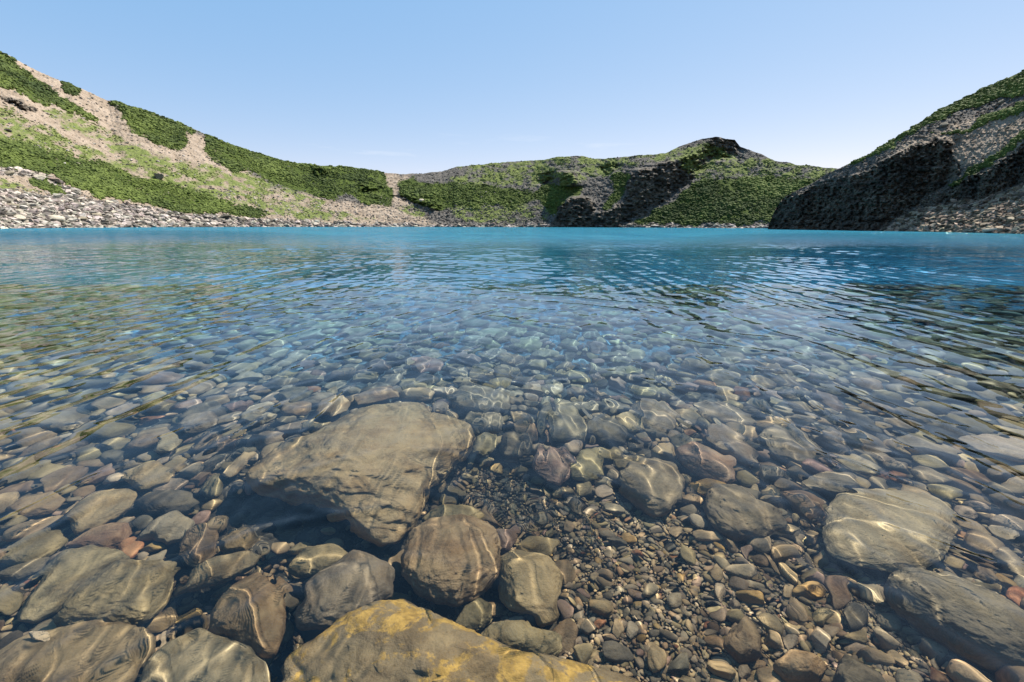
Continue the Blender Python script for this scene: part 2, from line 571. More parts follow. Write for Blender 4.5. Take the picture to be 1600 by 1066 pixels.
Z = Zones()
PINE_A = [
    [(-400, -40), (-60, 50), (0, 83), (17, 92), (38, 104), (58, 121), (79, 139), (102, 153), (122, 165), (145, 182), (157, 197), (140, 188), (116, 181), (96, 168), (76, 166), (55, 162), (29, 147), (0, 137), (-60, 110), (-400, 0)],
    [(166, 154), (198, 166), (233, 170), (262, 180), (300, 195), (305, 205), (291, 214), (294, 223), (285, 234), (262, 233), (241, 226), (227, 217), (209, 208), (198, 200), (201, 188), (186, 182), (192, 173), (175, 168)],
    [(160, 140), (200, 155), (262, 174), (303, 190), (318, 212), (325, 222), (322, 238), (332, 252), (350, 262), (375, 268), (400, 270), (415, 282), (435, 292), (475, 303), (520, 314), (530, 304), (550, 308), (562, 317), (575, 321), (612, 323), (613, 297), (602, 272), (600, 240), (500, 240), (440, 230), (400, 215), (350, 190), (300, 170), (250, 150), (200, 135)],
    [(-400, 120), (0, 217), (58, 226), (116, 246), (175, 258), (221, 275), (262, 284), (320, 301), (364, 316), (400, 326), (430, 335), (400, 342), (349, 336), (291, 335), (247, 325), (204, 316), (163, 310), (128, 298), (99, 287), (73, 272), (29, 266), (0, 261), (-400, 200)],
    [(40, 276), (70, 276), (92, 292), (104, 306), (80, 306), (50, 290)],
    [(94, 125), (112, 128), (128, 142), (118, 150), (104, 146)],
    [(620, 285), (645, 277), (670, 285), (700, 287), (750, 285), (800, 293), (850, 300), (846, 312), (800, 325), (757, 320), (745, 330), (722, 322), (700, 330), (687, 330), (662, 325), (645, 320), (625, 307)],
    [(835, 296), (858, 288), (880, 288), (905, 292), (915, 290), (912, 305), (890, 312), (874, 326), (866, 338), (845, 326)],
    [(955, 274), (991, 267), (983, 292), (965, 312), (945, 332), (938, 326), (955, 300)],
    [(1084, 284), (1137, 277), (1208, 275), (1250, 278), (1300, 272), (1420, 300), (1420, 345), (1194, 346), (1137, 352), (1053, 352), (980, 351), (1000, 340), (1019, 332), (1053, 312)],
]
GRASS_A = [
    [(61, 168), (110, 178), (160, 200), (178, 230), (140, 218), (100, 200)],
    [(-400, 90), (0, 165), (60, 192), (120, 222), (180, 245), (260, 275), (330, 285), (400, 300), (480, 322), (560, 335), (600, 342), (480, 346), (430, 338), (400, 326), (300, 297), (220, 274), (120, 247), (0, 220), (-400, 140)],
    [(150, 196), (180, 205), (230, 236), (300, 252), (350, 266), (400, 284), (440, 302), (400, 305), (300, 285), (200, 255), (170, 235)],
    [(-400, 210), (0, 282), (29, 285), (60, 300), (87, 305), (50, 303), (0, 297), (-400, 240)],
    [(360, 262), (420, 284), (480, 305), (520, 316), (500, 324), (430, 306), (380, 290)],
    [(615, 322), (640, 322), (660, 330), (665, 342), (640, 338)],
    [(690, 322), (760, 318), (860, 318), (860, 345), (740, 350), (700, 338)],
    [(690, 276), (760, 268), (860, 262), (960, 262), (990, 262), (900, 290), (840, 292), (760, 286), (700, 287)],
    [(1040, 240), (1100, 222), (1160, 240), (1300, 262), (1420, 300), (1300, 280), (1140, 275), (1090, 280), (1060, 258)],
    [(690, 262), (720, 240), (860, 236), (1000, 232), (1060, 215), (1060, 246), (960, 262), (860, 266), (760, 270)],
    [(1000, 346), (1180, 342), (1230, 346), (1230, 352), (1000, 354)],
]
TAN_A = [
    [(-600, -40), (0, 60), (150, 130), (330, 220), (420, 292), (560, 318), (640, 270), (640, 352), (700, 356), (400, 354), (0, 356), (-600, 360)],
    [(602, 270), (622, 274), (624, 296), (616, 320), (660, 338), (700, 352), (600, 352)],
]
SHORE_A = [[(-900, 250), (-300, 275), (0, 297), (60, 306), (110, 306), (160, 315), (230, 326), (300, 337), (400, 342), (500, 348), (700, 352), (860, 352), (1000, 353), (1220, 353), (1420, 353), (1420, 380), (-900, 380)],
           [(0, 258), (50, 270), (70, 272), (100, 290), (130, 300), (110, 308), (85, 292), (40, 276), (0, 276)]]
CLIFF_A = [
    [(862, 352), (872, 326), (890, 312), (905, 306), (920, 308), (930, 320), (930, 335), (925, 350), (900, 358), (862, 358)],
    [(991, 267), (1053, 256), (1084, 240), (1110, 240), (1104, 256), (1081, 282), (1053, 304), (1019, 327), (980, 349), (957, 362), (912, 362), (940, 336), (978, 307), (985, 284)],
    [(1098, 231), (1118, 212), (1152, 212), (1154, 238), (1134, 247), (1120, 252), (1098, 240)],
    [(845, 268), (858, 266), (870, 292), (848, 290)], [(872, 266), (890, 264), (905, 280), (900, 292), (878, 290)],
    [(940, 262), (962, 248), (968, 262), (950, 272)], [(1020, 258), (1052, 248), (1060, 262), (1030, 266)],
    [(555, 288), (575, 284), (592, 300), (580, 304), (560, 298)], [(625, 304), (660, 312), (690, 324), (680, 330), (645, 318), (625, 312)],
    [(488, 262), (502, 260), (512, 268), (500, 276), (490, 272)],
    [(0, 148), (30, 158), (60, 170), (55, 174), (25, 168), (0, 158)],
]
SKY_A = [(-1400, -60), (-700, -30), (-300, -10), (0, 80), (30, 95), (60, 112), (100, 128), (130, 140), (165, 155), (200, 165), (250, 180), (300, 200), (350, 222), (400, 238), (440, 250), (470, 256), (500, 258), (540, 260), (570, 264), (600, 270), (625, 272), (660, 271), (690, 267), (710, 262), (740, 258), (770, 255), (800, 253), (850, 250), (870, 245), (900, 243), (930, 248), (945, 249), (975, 245), (1000, 243), (1040, 240), (1060, 229), (1080, 222), (1100, 216), (1120, 214), (1148, 218), (1156, 229), (1180, 238), (1210, 250), (1250, 258), (1300, 263), (1340, 268), (1420, 285), (1600, 300), (1800, 300)]

PINE_B = [
    [(1444, 209), (1510, 202), (1541, 179), (1600, 161), (1900, 60), (1900, 80), (1600, 175), (1541, 193), (1510, 209)],
    [(1489, 169), (1541, 143), (1600, 125), (1900, 0), (1900, 20), (1600, 152), (1562, 152), (1528, 166)],
    [(1476, 292), (1515, 265), (1562, 239), (1600, 205), (1900, 60), (1900, 80), (1600, 218), (1568, 243), (1528, 269), (1484, 295)],
    [(1305, 262), (1350, 243), (1400, 213), (1450, 181), (1500, 155), (1550, 131), (1600, 108), (1900, -60), (1900, 0), (1600, 118), (1560, 140), (1500, 170), (1450, 194), (1400, 222), (1340, 258)],
]
GRASS_B = [[(1300, 262), (1400, 212), (1500, 156), (1600, 108), (1600, 124), (1480, 180), (1380, 236), (1330, 262)],
           [(1521, 282), (1538, 276), (1540, 279), (1524, 286)]]
TAN_B = [[(1370, 366), (1432, 326), (1528, 312), (1600, 290), (2200, 100), (2400, 400), (1370, 400)],
         [(1385, 235), (1440, 215), (1500, 190), (1600, 160), (1600, 240), (1500, 262), (1440, 240)]]
SHORE_B = [[(1370, 366), (1432, 328), (1528, 314), (1600, 292), (2200, 100), (2400, 400), (1370, 400)]]
CLIFF_B = [
    [(1150, 420), (1190, 330), (1226, 306), (1305, 281), (1363, 263), (1410, 231), (1465, 216), (1489, 223), (1484, 247), (1502, 263), (1463, 297), (1431, 318), (1394, 342), (1366, 364), (1340, 400)],
    [(1463, 318), (1489, 283), (1541, 263), (1600, 228), (1900, 80), (1900, 180), (1600, 287), (1528, 310), (1463, 326), (1436, 320)],
]
SKY_B = [(1196, 372), (1202, 350), (1212, 326), (1225, 308), (1245, 297), (1270, 285), (1300, 268), (1325, 256), (1350, 245), (1400, 215), (1450, 183), (1500, 157), (1550, 133), (1600, 110), (1700, 65), (1900, -30), (2300, -60)]


def hill_material():
    T = NT('hillside')
    geo = T.n('ShaderNodeNewGeometry')
    P = geo.outputs['Position']
    zn = T.n('ShaderNodeSeparateColor', {0: T.n('ShaderNodeAttribute', attribute_name='cover').outputs['Color']})
    zn2 = T.n('ShaderNodeSeparateColor', {0: T.n('ShaderNodeAttribute', attribute_name='ground').outputs['Color']})
    pine, grass, tan = zn.outputs[0], zn.outputs[1], zn.outputs[2]
    shore, cliff = zn2.outputs[0], zn2.outputs[1]
    n0 = T.noise(P, 0.045, 4, 0.6).outputs[0]
    n1 = T.noise(P, 0.22, 6, 0.68).outputs[0]
    n2 = T.noise(P, 1.1, 5, 0.65).outputs[0]
    rock = T.mix(T.ramp(n2, 0.35, 0.65), (0.050, 0.048, 0.042), (0.16, 0.142, 0.125))
    tanc = T.mix(T.ramp(n1, 0.35, 0.65), (0.215, 0.165, 0.120), (0.33, 0.26, 0.20))
    c = T.mix(tan, rock, tanc)
    c = T.mix(shore, c, T.mix(T.ramp(n2, 0.38, 0.62), (0.19, 0.16, 0.135), (0.37, 0.32, 0.27)))
    crock = T.mix(T.ramp(n1, 0.35, 0.7), (0.070, 0.063, 0.054), (0.24, 0.195, 0.15))
    st = T.n('ShaderNodeMapping', {'Vector': P, 'Rotation': (0.25, 0.1, 0.4), 'Scale': (0.10, 0.10, 0.9)})
    sn = T.noise(st.outputs[0], 1.0, 4, 0.65, 0.5).outputs[0]
    crock = T.mix(T.ramp(sn, 0.45, 0.62), crock, T.mix(1.0, crock, (0.5, 0.5, 0.5), 'MULTIPLY'))
    c = T.mix(cliff, c, crock)
    gm = T.ramp(T.math('ADD', T.math('MULTIPLY', grass, 0.40), T.math('MULTIPLY', n1, 1.2)), 0.74, 0.98)
    gcol = T.mix(T.ramp(n2, 0.3, 0.7), (0.08, 0.105, 0.028), (0.17, 0.19, 0.06))
    c = T.mix(gm, c, gcol)
    pm = T.ramp(T.math('ADD', pine, T.math('ADD', T.math('MULTIPLY', T.math('SUBTRACT', n1, 0.5), 1.3), T.math('MULTIPLY', T.math('SUBTRACT', n2, 0.5), 1.3))), 0.62, 0.88)
    pcol = T.mix(T.ramp(n2, 0.3, 0.7), (0.028, 0.045, 0.010), (0.08, 0.105, 0.02))
    c = T.mix(pm, c, pcol)
    h = T.math('ADD', T.math('MULTIPLY', n1, 2.0), T.math('MULTIPLY', n2, 0.8))
    bm = T.n('ShaderNodeBump', {'Height': h, 'Strength': 0.9, 'Distance': 1.0})
    bs = T.n('ShaderNodeBsdfPrincipled', {'Base Color': c, 'Roughness': 0.95, 'Normal': bm.outputs[0]})
    bs.inputs['Specular IOR Level'].default_value = 0.1
    return T.out(bs.outputs[0])


M_HILL = hill_material()


def attr_material(name, rough=0.9, contrast=1.0):
    T = NT(name)
    base = T.n('ShaderNodeAttribute', attribute_name='tone').outputs['Color']
    P = T.n('ShaderNodeNewGeometry').outputs['Position']
    n = T.noise(P, 2.2, 3, 0.6).outputs[0]
    c = T.mix(T.ramp(n, 0.3, 0.7), T.mix(1.0, base, (0.68, 0.68, 0.68), 'MULTIPLY'), T.mix(1.0, base, (1.3, 1.3, 1.3), 'MULTIPLY'))
    bs = T.n('ShaderNodeBsdfPrincipled', {'Base Color': c, 'Roughness': rough})
    bs.inputs['Specular IOR Level'].default_value = 0.15
    return T.out(bs.outputs[0])


M_PINE = attr_material('dwarf_pine')
M_SCREE = attr_material('scree')


class Hill:
    """one hill: columns by direction, rows by height; the lie of the ground follows from its steepness"""
    def __init__(self, x0, x1, ncol, nrow, sky, shore_r, zones, seed, back, extra):
        self.seed = seed
        px = np.linspace(x0, x1, ncol)
        sx = np.array([p[0] for p in sky], float)
        sy = np.array([p[1] for p in sky], float)
        py_top = np.interp(px, sx, sy) + 1.6 * fbm(px / 14., px * 0, None, 5, seed) + 0.5 * fbm(px / 3., px * 0, None, 3, seed + 1)
        dt = ray(px, py_top)
        az = np.arctan2(dt[:, 0], dt[:, 1])
        et = np.arctan2(dt[:, 2], np.hypot(dt[:, 0], dt[:, 1]))
        rs = shore_r(px)
        rs = rs * (1 + 0.02 * fbm(px / 40., px * 0, None, 4, seed + 5))
        e0 = np.arctan2(-CAM_H - 1.0, rs)
        t = np.linspace(0, 1, nrow)
        E = e0[None, :] + (et - e0)[None, :] * t[:, None]
        A = np.broadcast_to(az[None, :], E.shape)
        d = np.stack([np.sin(A) * np.cos(E), np.cos(A) * np.cos(E), np.sin(E)], -1)
        PX, PY = project(d)
        self.az, self.E, self.PX, self.PY = az, E, PX, PY
        pine, grass, tan, shore, cliff = [Z.at(m, PX, PY) for m in zones]
        cliff = cliff * (1.0 + 0.6 * fbm(PX / 9., PY / 7., None, 3, seed + 2))
        cliff = np.clip(cliff, 0, 1)
        # steepness of the ground
        s = 0.50 + extra(PX) + 0.16 * fbm(PX / 60., PY / 30., None, 3, seed + 3) + 0.05 * pine - 0.08 * shore * (1 - cliff)
        tanE = np.tan(E)
        s = np.maximum(s, tanE + 0.20)
        s = s * (1 - cliff) + cliff * 3.8
        s = s * np.exp(0.35 * fbm(PX / 7., PY / 5., None, 3, seed + 4) * (0.6 + cliff))
        s = s * np.exp(cliff * 1.3 * fbm(PX / 34., (PY + 0.30 * PX) / 4.5, None, 3, seed + 9))
        s = np.maximum(s, tanE + 0.12)
        r = np.zeros_like(E)
        r[0] = rs
        lr = np.log(rs)
        for i in range(1, nrow):
            de = E[i] - E[i - 1]
            lr = lr + de / np.cos(E[i]) ** 2 / (s[i] - tanE[i])
            r[i] = np.exp(lr)
        # let neighbours agree a little, so gullies have width
        lr = np.log(r)
        def soft(a, n, w):
            for _ in range(n):
                k = np.concatenate([np.repeat(a[:, :1], w, 1), a, np.repeat(a[:, -1:], w, 1)], 1)
                c = np.cumsum(np.concatenate([np.zeros((a.shape[0], 1)), k], 1), 1)
                a = (c[:, 2 * w + 1:] - c[:, :-(2 * w + 1)]) / (2 * w + 1)
            return a
        wide, tight = soft(lr, 3, 45), soft(lr, 3, 4)
        cw = np.clip(soft(cliff, 3, 12) * 1.6, 0, 1)
        cw = np.maximum(cw, 0.18)
        r = np.exp(wide * (1 - cw) + tight * cw)
        self.r = r
        r = r * (1 + (0.004 + 0.012 * cliff) * fbm(PX / 4.5, PY / 3.5, None, 4, seed + 6))
        z = CAM_H + r * tanE
        x, y = r * np.sin(A), r * np.cos(A)
        self.P = np.stack([x, y, z], -1)
        self.zones = dict(pine=pine, grass=grass, tan=tan, shore=shore, cliff=cliff)
        # the far side of the crest
        rows = [self.P]
        for k in range(1, back + 1):
            rk = self.r[-1] * (1 + 0.06 * k)
            zk = CAM_H + self.r[-1] * tanE[-1] - 0.25 * (rk - self.r[-1]) * (k / back) * 1.4 - 0.15
            rows.append(np.stack([rk * np.sin(az), rk * np.cos(az), zk], -1)[None])
        P = np.concatenate(rows, 0)
        pad = lambda m: np.concatenate([m] + [m[-1:]] * back, 0)
        cov = np.stack([pad(pine), pad(grass), pad(tan)], -1).reshape(-1, 3)
        gr = np.stack([pad(shore), pad(cliff), pad(tan) * 0], -1).reshape(-1, 3)
        me = mesh_from('hill', P.reshape(-1, 3), grid_faces(P.shape[0], P.shape[1]), True, {'cover': cov, 'ground': gr})
        self.obj = link('hill', me, M_HILL, kind='structure')

    def sample(self, px, py):
        """row/column position of picture places on the ground"""
        d = ray(px, py)
        a = np.arctan2(d[:, 0], d[:, 1])
        e = np.arctan2(d[:, 2], np.hypot(d[:, 0], d[:, 1]))
        fc = np.interp(a, self.az, np.arange(len(self.az)))
        ic = np.clip(fc.astype(int), 0, len(self.az) - 2)
        elo, ehi = self.E[0][ic], self.E[-1][ic]
        fr = (e - elo) / (ehi - elo) * (self.E.shape[0] - 1)
        ok = (fr > 0) & (fr < self.E.shape[0] - 1.01) & (a > self.az[0]) & (a < self.az[-1])
        fr = np.clip(fr, 0, self.E.shape[0] - 1.01)
        ir = fr.astype(int)
        u = (fr - ir)[:, None]
        v = (fc - ic)[:, None]
        P = (self.P[ir, ic] * (1 - u) * (1 - v) + self.P[ir + 1, ic] * u * (1 - v) + self.P[ir, ic + 1] * (1 - u) * v + self.P[ir + 1, ic + 1] * u * v)
        zz = {k: m[ir, ic] for k, m in self.zones.items()}
        return P, zz, ok


print('zones')
zA = [Z.area(PINE_A, 12), Z.area(GRASS_A, 12), Z.area(TAN_A, 8), Z.area(SHORE_A), Z.area(CLIFF_A, 1)]
zB = [Z.area(PINE_B, 6), Z.area(GRASS_B, 8), Z.area(TAN_B, 8), Z.area(SHORE_B), Z.area(CLIFF_B, 2)]


zA[1] *= np.clip(0.85 + 0.9 * fbm(Z.gx / 15., Z.gy / 7., None, 4, 66), 0.1, 1)
zA[1] *= np.where((Z.gx > 680) & (Z.gx < 1080), np.clip(1.15 + 0.8 * fbm(Z.gx / 22., Z.gy / 12., None, 4, 61), 0.1, 1), 1)


def shore_a(px):
    return np.interp(px, [-900, -300, 0, 300, 600, 850, 1100, 1300, 1800], [70, 105, 150, 190, 225, 232, 225, 205, 190])


def shore_b(px):
    return np.interp(px, [1196, 1250, 1400, 1600, 1800, 2300], [165, 152, 128, 104, 85, 60])


hillA = Hill(-900, 1800, 2100, 330, SKY_A, shore_a, zA, 100, 6, lambda q: 0.14 * np.clip((q - 640) / 120., 0, 1))
hillB = Hill(1196, 2300, 1100, 330, SKY_B, shore_b, zB, 200, 6, lambda q: 0.17)
hillA.obj['label'] = 'green and tan crater slopes with dark cliffs behind the lake'
hillB.obj['label'] = 'dark rocky slope dropping to the lake at the right'


def clumps(name, mat, P, size, tone, lvl, squash, jag, seed, smooth=False, sink=0.15):
    """many small clumps or rocks merged into one mass"""
    rs = np.random.RandomState(seed)
    V0, F0 = ICO[lvl]
    nv = 24
    lib = []
    for k in range(nv):
        n = rs.normal(size=(9, 3))
        n /= np.linalg.norm(n, axis=1, keepdims=True)
        if jag < 0:      # angular rock
            dd = rs.uniform(0.55, 1.0, 9)
            q = np.maximum(V0 @ n.T, 1e-3) / dd
            rad = 1.0 / np.max(q, 1)
            rad = np.minimum(rad, 1.25)
        else:
            rad = 1 + jag * rs.uniform(-1, 1, len(V0))
        lib.append(V0 * rad[:, None])
    lib = np.array(lib)
    n = len(P)
    idx = rs.randint(0, nv, n)
    th = rs.uniform(0, 6.283, n)
    v = lib[idx] * (size[:, None, None] * np.array(squash)[None, None, :] * rs.uniform(0.75, 1.3, (n, 1, 3)))
    if jag < 0:
        tl = rs.uniform(-0.5, 0.5, n)
        cy, sy = np.cos(tl)[:, None], np.sin(tl)[:, None]
        v = np.stack([v[..., 0] * cy - v[..., 2] * sy, v[..., 1], v[..., 0] * sy + v[..., 2] * cy], -1)
    c, s = np.cos(th)[:, None], np.sin(th)[:, None]
    v = np.stack([v[..., 0] * c - v[..., 1] * s, v[..., 0] * s + v[..., 1] * c, v[..., 2]], -1)
    Pz = P.copy()
    Pz[:, 2] += size * squash[2] * sink
    v = v + Pz[:, None, :]
    f = (F0[None] + (np.arange(n) * len(V0))[:, None, None]).reshape(-1, 3)
    tn = np.repeat(tone[:, None, :], len(V0), 1).reshape(-1, 3)
    return mesh_from(name, v.reshape(-1, 3), f, smooth, {'tone': tn})


print('cover')
rs = np.random.RandomState(5)
pine_P, pine_s, pine_c = [], [], []
rock_P, rock_s, rock_c = [], [], []
for hill, xa, xb, npine, nrock in ((hillA, -60, 1400, 270000, 150000), (hillB, 1190, 1700, 100000, 70000)):
    px = rs.uniform(xa, xb, npine)
    py = rs.uniform(60, 366, npine)
    P, zz, ok = hill.sample(px, py)
    n1 = fbm(P[:, 0] / 9, P[:, 1] / 9, P[:, 2] / 9, 3, 4)
    gap = fbm(P[:, 0] / 4.5, P[:, 1] / 4.5, P[:, 2] / 4.5, 3, 14) + 0.5 * n1
    keep = ok & (rs.uniform(0, 1, npine) < np.clip(zz['pine'] ** 2.2 * (0.72 + 1.1 * gap) + 0.25 * zz['grass'] * (n1 > 0.0) - 0.5 * zz['cliff'], 0, 1)) & (zz['pine'] + zz['grass'] > 0.12)
    P, n1, gz, pz, gap = P[keep], n1[keep], zz['grass'][keep], zz['pine'][keep], gap[keep]
    dist = np.hypot(P[:, 0], P[:, 1])
    sz = (0.0019 * dist) * rs.uniform(0.55, 1.35, len(P)) * (0.5 + 0.5 * np.clip(pz * 1.2, 0, 1)) * np.clip(1 + 0.8 * n1, 0.6, 1.6)
    k = np.clip(0.5 + 0.9 * fbm(P[:, 0] / 16, P[:, 1] / 16, P[:, 2] / 10, 3, 44) + 0.3 * gap + rs.normal(0, 0.16, len(P)), 0, 1)[:, None]
    dark, lite = np.array([0.034, 0.050, 0.014]), np.array([0.105, 0.132, 0.030])
    col = dark + (lite - dark) * k
    gcol = np.array([0.175, 0.195, 0.060])
    gw = np.clip(gz * 0.9 - pz * 0.9, 0, 0.85)[:, None] * rs.uniform(0.5, 1, (len(P), 1))
    col = col * (1 - gw) + gcol * gw
    pine_P.append(P); pine_s.append(sz); pine_c.append(col)
    px = rs.uniform(xa, xb, nrock)
    py = np.where(rs.uniform(0, 1, nrock) < 0.45, rs.uniform(295, 368, nrock), rs.uniform(60, 368, nrock))
    P, zz, ok = hill.sample(px, py)
    bare = np.clip(1.02 - zz['pine'] * 1.0, 0, 1)
    w = bare * (0.16 + 0.9 * zz['shore'] + 0.10 * zz['tan'] * 1 + 0.34 * (1 - zz['tan']) * (1 - zz['cliff']) + 0.0 * zz['cliff']) * (1 - 0.35 * zz['grass']) * (1 - 0.6 * (zz['cliff'] > 0.3))
    keep = ok & (rs.uniform(0, 1, nrock) < w)
    P, tz, shz, cz = P[keep], zz['tan'][keep], zz['shore'][keep], zz['cliff'][keep]
    dist = np.hypot(P[:, 0], P[:, 1])
    sz = 0.0014 * dist * np.minimum(rs.pareto(2.1, len(P)) + 0.34, 1.9 + 2.2 * shz) * (0.75 + 0.35 * shz)
    warm = np.clip(tz + shz * 0.6, 0, 1)[:, None]
    tone = (np.array([0.125, 0.112, 0.100]) * (1 - warm) + np.array([0.26, 0.224, 0.19]) * warm) * rs.uniform(0.25, 1.5, (len(P), 1)) ** 1.15 * rs.uniform(0.94, 1.06, (len(P), 3))
    tone = tone * (1 - 0.5 * np.clip(cz[:, None], 0, 1)) * (np.array([0.92, 0.80, 0.68]) if hill is hillB else 1.0)
    rock_P.append(P); rock_s.append(sz); rock_c.append(tone)
cat_ = np.concatenate
me = clumps('dwarf_pine_scrub', M_PINE, cat_(pine_P), cat_(pine_s), cat_(pine_c), 1, (1.15, 1.15, 0.75), 0.34, 3)
link('dwarf_pine_scrub', me, M_PINE, kind='stuff', label='dark green dwarf pine scrub and grass tufts covering the crater slopes', cat='scrub')
me = clumps('scree', M_SCREE, cat_(rock_P), cat_(rock_s), cat_(rock_c), 1, (1.2, 0.95, 0.62), -1, 4)
link('scree', me, M_SCREE, kind='stuff', label='loose grey and tan scree scattered over the crater slopes and shore', cat='scree')
print('clumps', sum(map(len, pine_P)), sum(map(len, rock_P)))
# ------------------------------------------------------------------ stones in the shallows
TONES = {
    'grey': (0.225, 0.196, 0.158), 'olive': (0.225, 0.192, 0.118), 'tan': (0.325, 0.258, 0.165), 'brown': (0.20, 0.15, 0.105),
    'dark': (0.080, 0.080, 0.074), 'pale': (0.330, 0.290, 0.225), 'rusty': (0.250, 0.120, 0.070), 'mauve': (0.25, 0.185, 0.17),
    'ochre': (0.270, 0.190, 0.080), 'orange': (0.500, 0.230, 0.110), 'white': (0.62, 0.56, 0.47),
}


def tone(name, rs, spread=0.14):
    c = np.array(TONES[name]) * rs.uniform(1 - spread, 1 + spread) * rs.uniform(0.96, 1.04, 3)
    return np.clip(c, 0, 1)


def rock_verts(lvl, seed, planes=10, round_=10, rough=0.05):
    """rounded block: soft intersection of random planes, then weathered with noise; unit size"""
    rs = np.random.RandomState(seed)
    V, F = ICO[lvl]
    n = rs.normal(size=(planes, 3))
    n /= np.linalg.norm(n, axis=1, keepdims=True)
    dd = rs.uniform(0.55, 1.0, planes)
    q = np.clip(V @ n.T, 0, None) / dd
    rad = (np.sum(q ** round_, 1) + 0.80 ** round_) ** (-1.0 / round_)
    s = seed * 3.7
    rad = rad * (1 + rough * 1.6 * fbm(V[:, 0] * 1.4 + s, V[:, 1] * 1.4, V[:, 2] * 1.4, 2, seed) + rough * fbm(V[:, 0] * 4 + s, V[:, 1] * 4, V[:, 2] * 4, 3, seed + 1))
    P = V * rad[:, None]
    return P / np.max(np.abs(P), axis=0)[None, :], F


def outline_rock(poly, top, half, seed, lvl=5, power=0.72, planes=5, rough=1.0, sag=0.75, flat=1.0, dents=()):
    """a rock whose plan follows a measured outline; returns mesh data about its own centre and that centre"""
    poly = np.array(poly, float)
    pts = []
    for i in range(len(poly)):
        a, b = poly[i], poly[(i + 1) % len(poly)]
        for t in np.linspace(0, 1, 8, endpoint=False):
            pts.append(a * (1 - t) + b * t)
    pts = np.array(pts)
    cpx = pts.mean(0)
    zc = top - half * 0.9
    W, w = look_down(pts[:, 0], pts[:, 1], level=min(zc, -0.02))
    C, wc = look_down(cpx[:1], cpx[1:], level=min(zc, -0.02))
    C = C[0]
    L = W[:, :2] - C[None, :2]
    C = C + np.array([L[:, 0].mean(), L[:, 1].mean(), 0])
    L = W[:, :2] - C[None, :2]
    # take off what the height adds to the outline along the line of sight
    vd = wc[0][:2] / np.linalg.norm(wc[0][:2])
    cot = np.linalg.norm(wc[0][:2]) / -wc[0][2]
    along = L @ vd
    ext = max(np.abs(along).max(), 1e-3)
    k = math.sqrt(max(1 - (half * 0.85 * cot / ext) ** 2, 0.36))
    L = L + np.outer(along * (k - 1), vd)
    th = np.arctan2(L[:, 1], L[:, 0])
    rad = np.hypot(L[:, 0], L[:, 1])
    tb = np.linspace(-math.pi, math.pi, 181)
    rb = np.zeros(181)
    o = np.argsort(th)
    rb = np.interp(tb, np.concatenate([th[o] - 2 * math.pi, th[o], th[o] + 2 * math.pi]), np.tile(rad[o], 3))
    for _ in range(3):
        rb[:-1] = (np.roll(rb[:-1], 1) + 2 * rb[:-1] + np.roll(rb[:-1], -1)) / 4
        rb[-1] = rb[0]
    V, F = ICO[lvl]
    t = np.arctan2(V[:, 1], V[:, 0])
    ch = np.hypot(V[:, 0], V[:, 1])
    R = np.interp(t, tb, rb)
    size = rb.mean()
    x = R * np.cos(t) * ch ** power
    y = R * np.sin(t) * ch ** power
    z = half * np.sign(V[:, 2]) * np.abs(V[:, 2]) ** (1.15 * flat)
    z = np.where(z < 0, z * sag * 1.3, z)
    P = np.stack([x, y, z], -1)
    rs = np.random.RandomState(seed)
    for _ in range(planes):      # cut facets
        ph = rs.uniform(0, 6.283)
        el = rs.uniform(0.15, 1.25)
        n = np.array([math.cos(ph) * math.cos(el), math.sin(ph) * math.cos(el), math.sin(el)])
        Q = P * np.array([1 / size, 1 / size, 1 / half])
        sup = (Q @ n).max()
        dcut = sup * rs.uniform(0.72, 0.93)
        over = np.clip(Q @ n - dcut, 0, None)
        Q = Q - np.outer(over * 0.85, n)
        P = Q * np.array([size, size, half])
    s = seed * 1.37
    f1, f2, f3 = 1.6 / size, 5.5 / size, 17.0 / size
    nrm = P / (np.linalg.norm(P, axis=1, keepdims=True) + 1e-9)
    amp = min(size, half * 1.6)
    stretch = rs.uniform(-1, 1)
    u = P[:, 0] * math.cos(stretch) + P[:, 1] * math.sin(stretch)
    v = -P[:, 0] * math.sin(stretch) + P[:, 1] * math.cos(stretch)
    dsp = amp * rough * (0.075 * fbm(u * f1 + s, v * f1 * 1.7, P[:, 2] * f1, 3, seed) + 0.035 * (0.35 - np.abs(fbm(u * f2 + s, v * f2 * 1.8, P[:, 2] * f2, 3, seed + 3)) * 2)
                         + 0.016 * fbm(u * f3, v * f3, P[:, 2] * f3, 3, seed + 5))
    P = P + nrm * dsp[:, None]
    for (dx, dy, rx, ry, dd) in dents:      # hollows and cracks, in metres about the rock's centre
        D, _ = look_down(np.array([dx, dx + rx, dx]), np.array([dy, dy, dy + ry]), level=top - 0.03)
        D = D[:, :2] - C[None, :2]
        a = np.linalg.norm(D[1] - D[0])
        b = np.linalg.norm(D[2] - D[0])
        e = (D[1] - D[0]) / a
        q = P[:, :2] - D[0]
        u1, v1 = q @ e, q @ np.array([-e[1], e[0]])
        u1 = u1 + 0.012 * vnoise(q[:, 0] * 30, q[:, 1] * 30, None, seed)
        g = np.exp(-((u1 / a) ** 2 + (v1 / b) ** 2) ** 1.6)
        P[:, 2] -= dd * g * (P[:, 2] > 0)
    return P, F, C, size


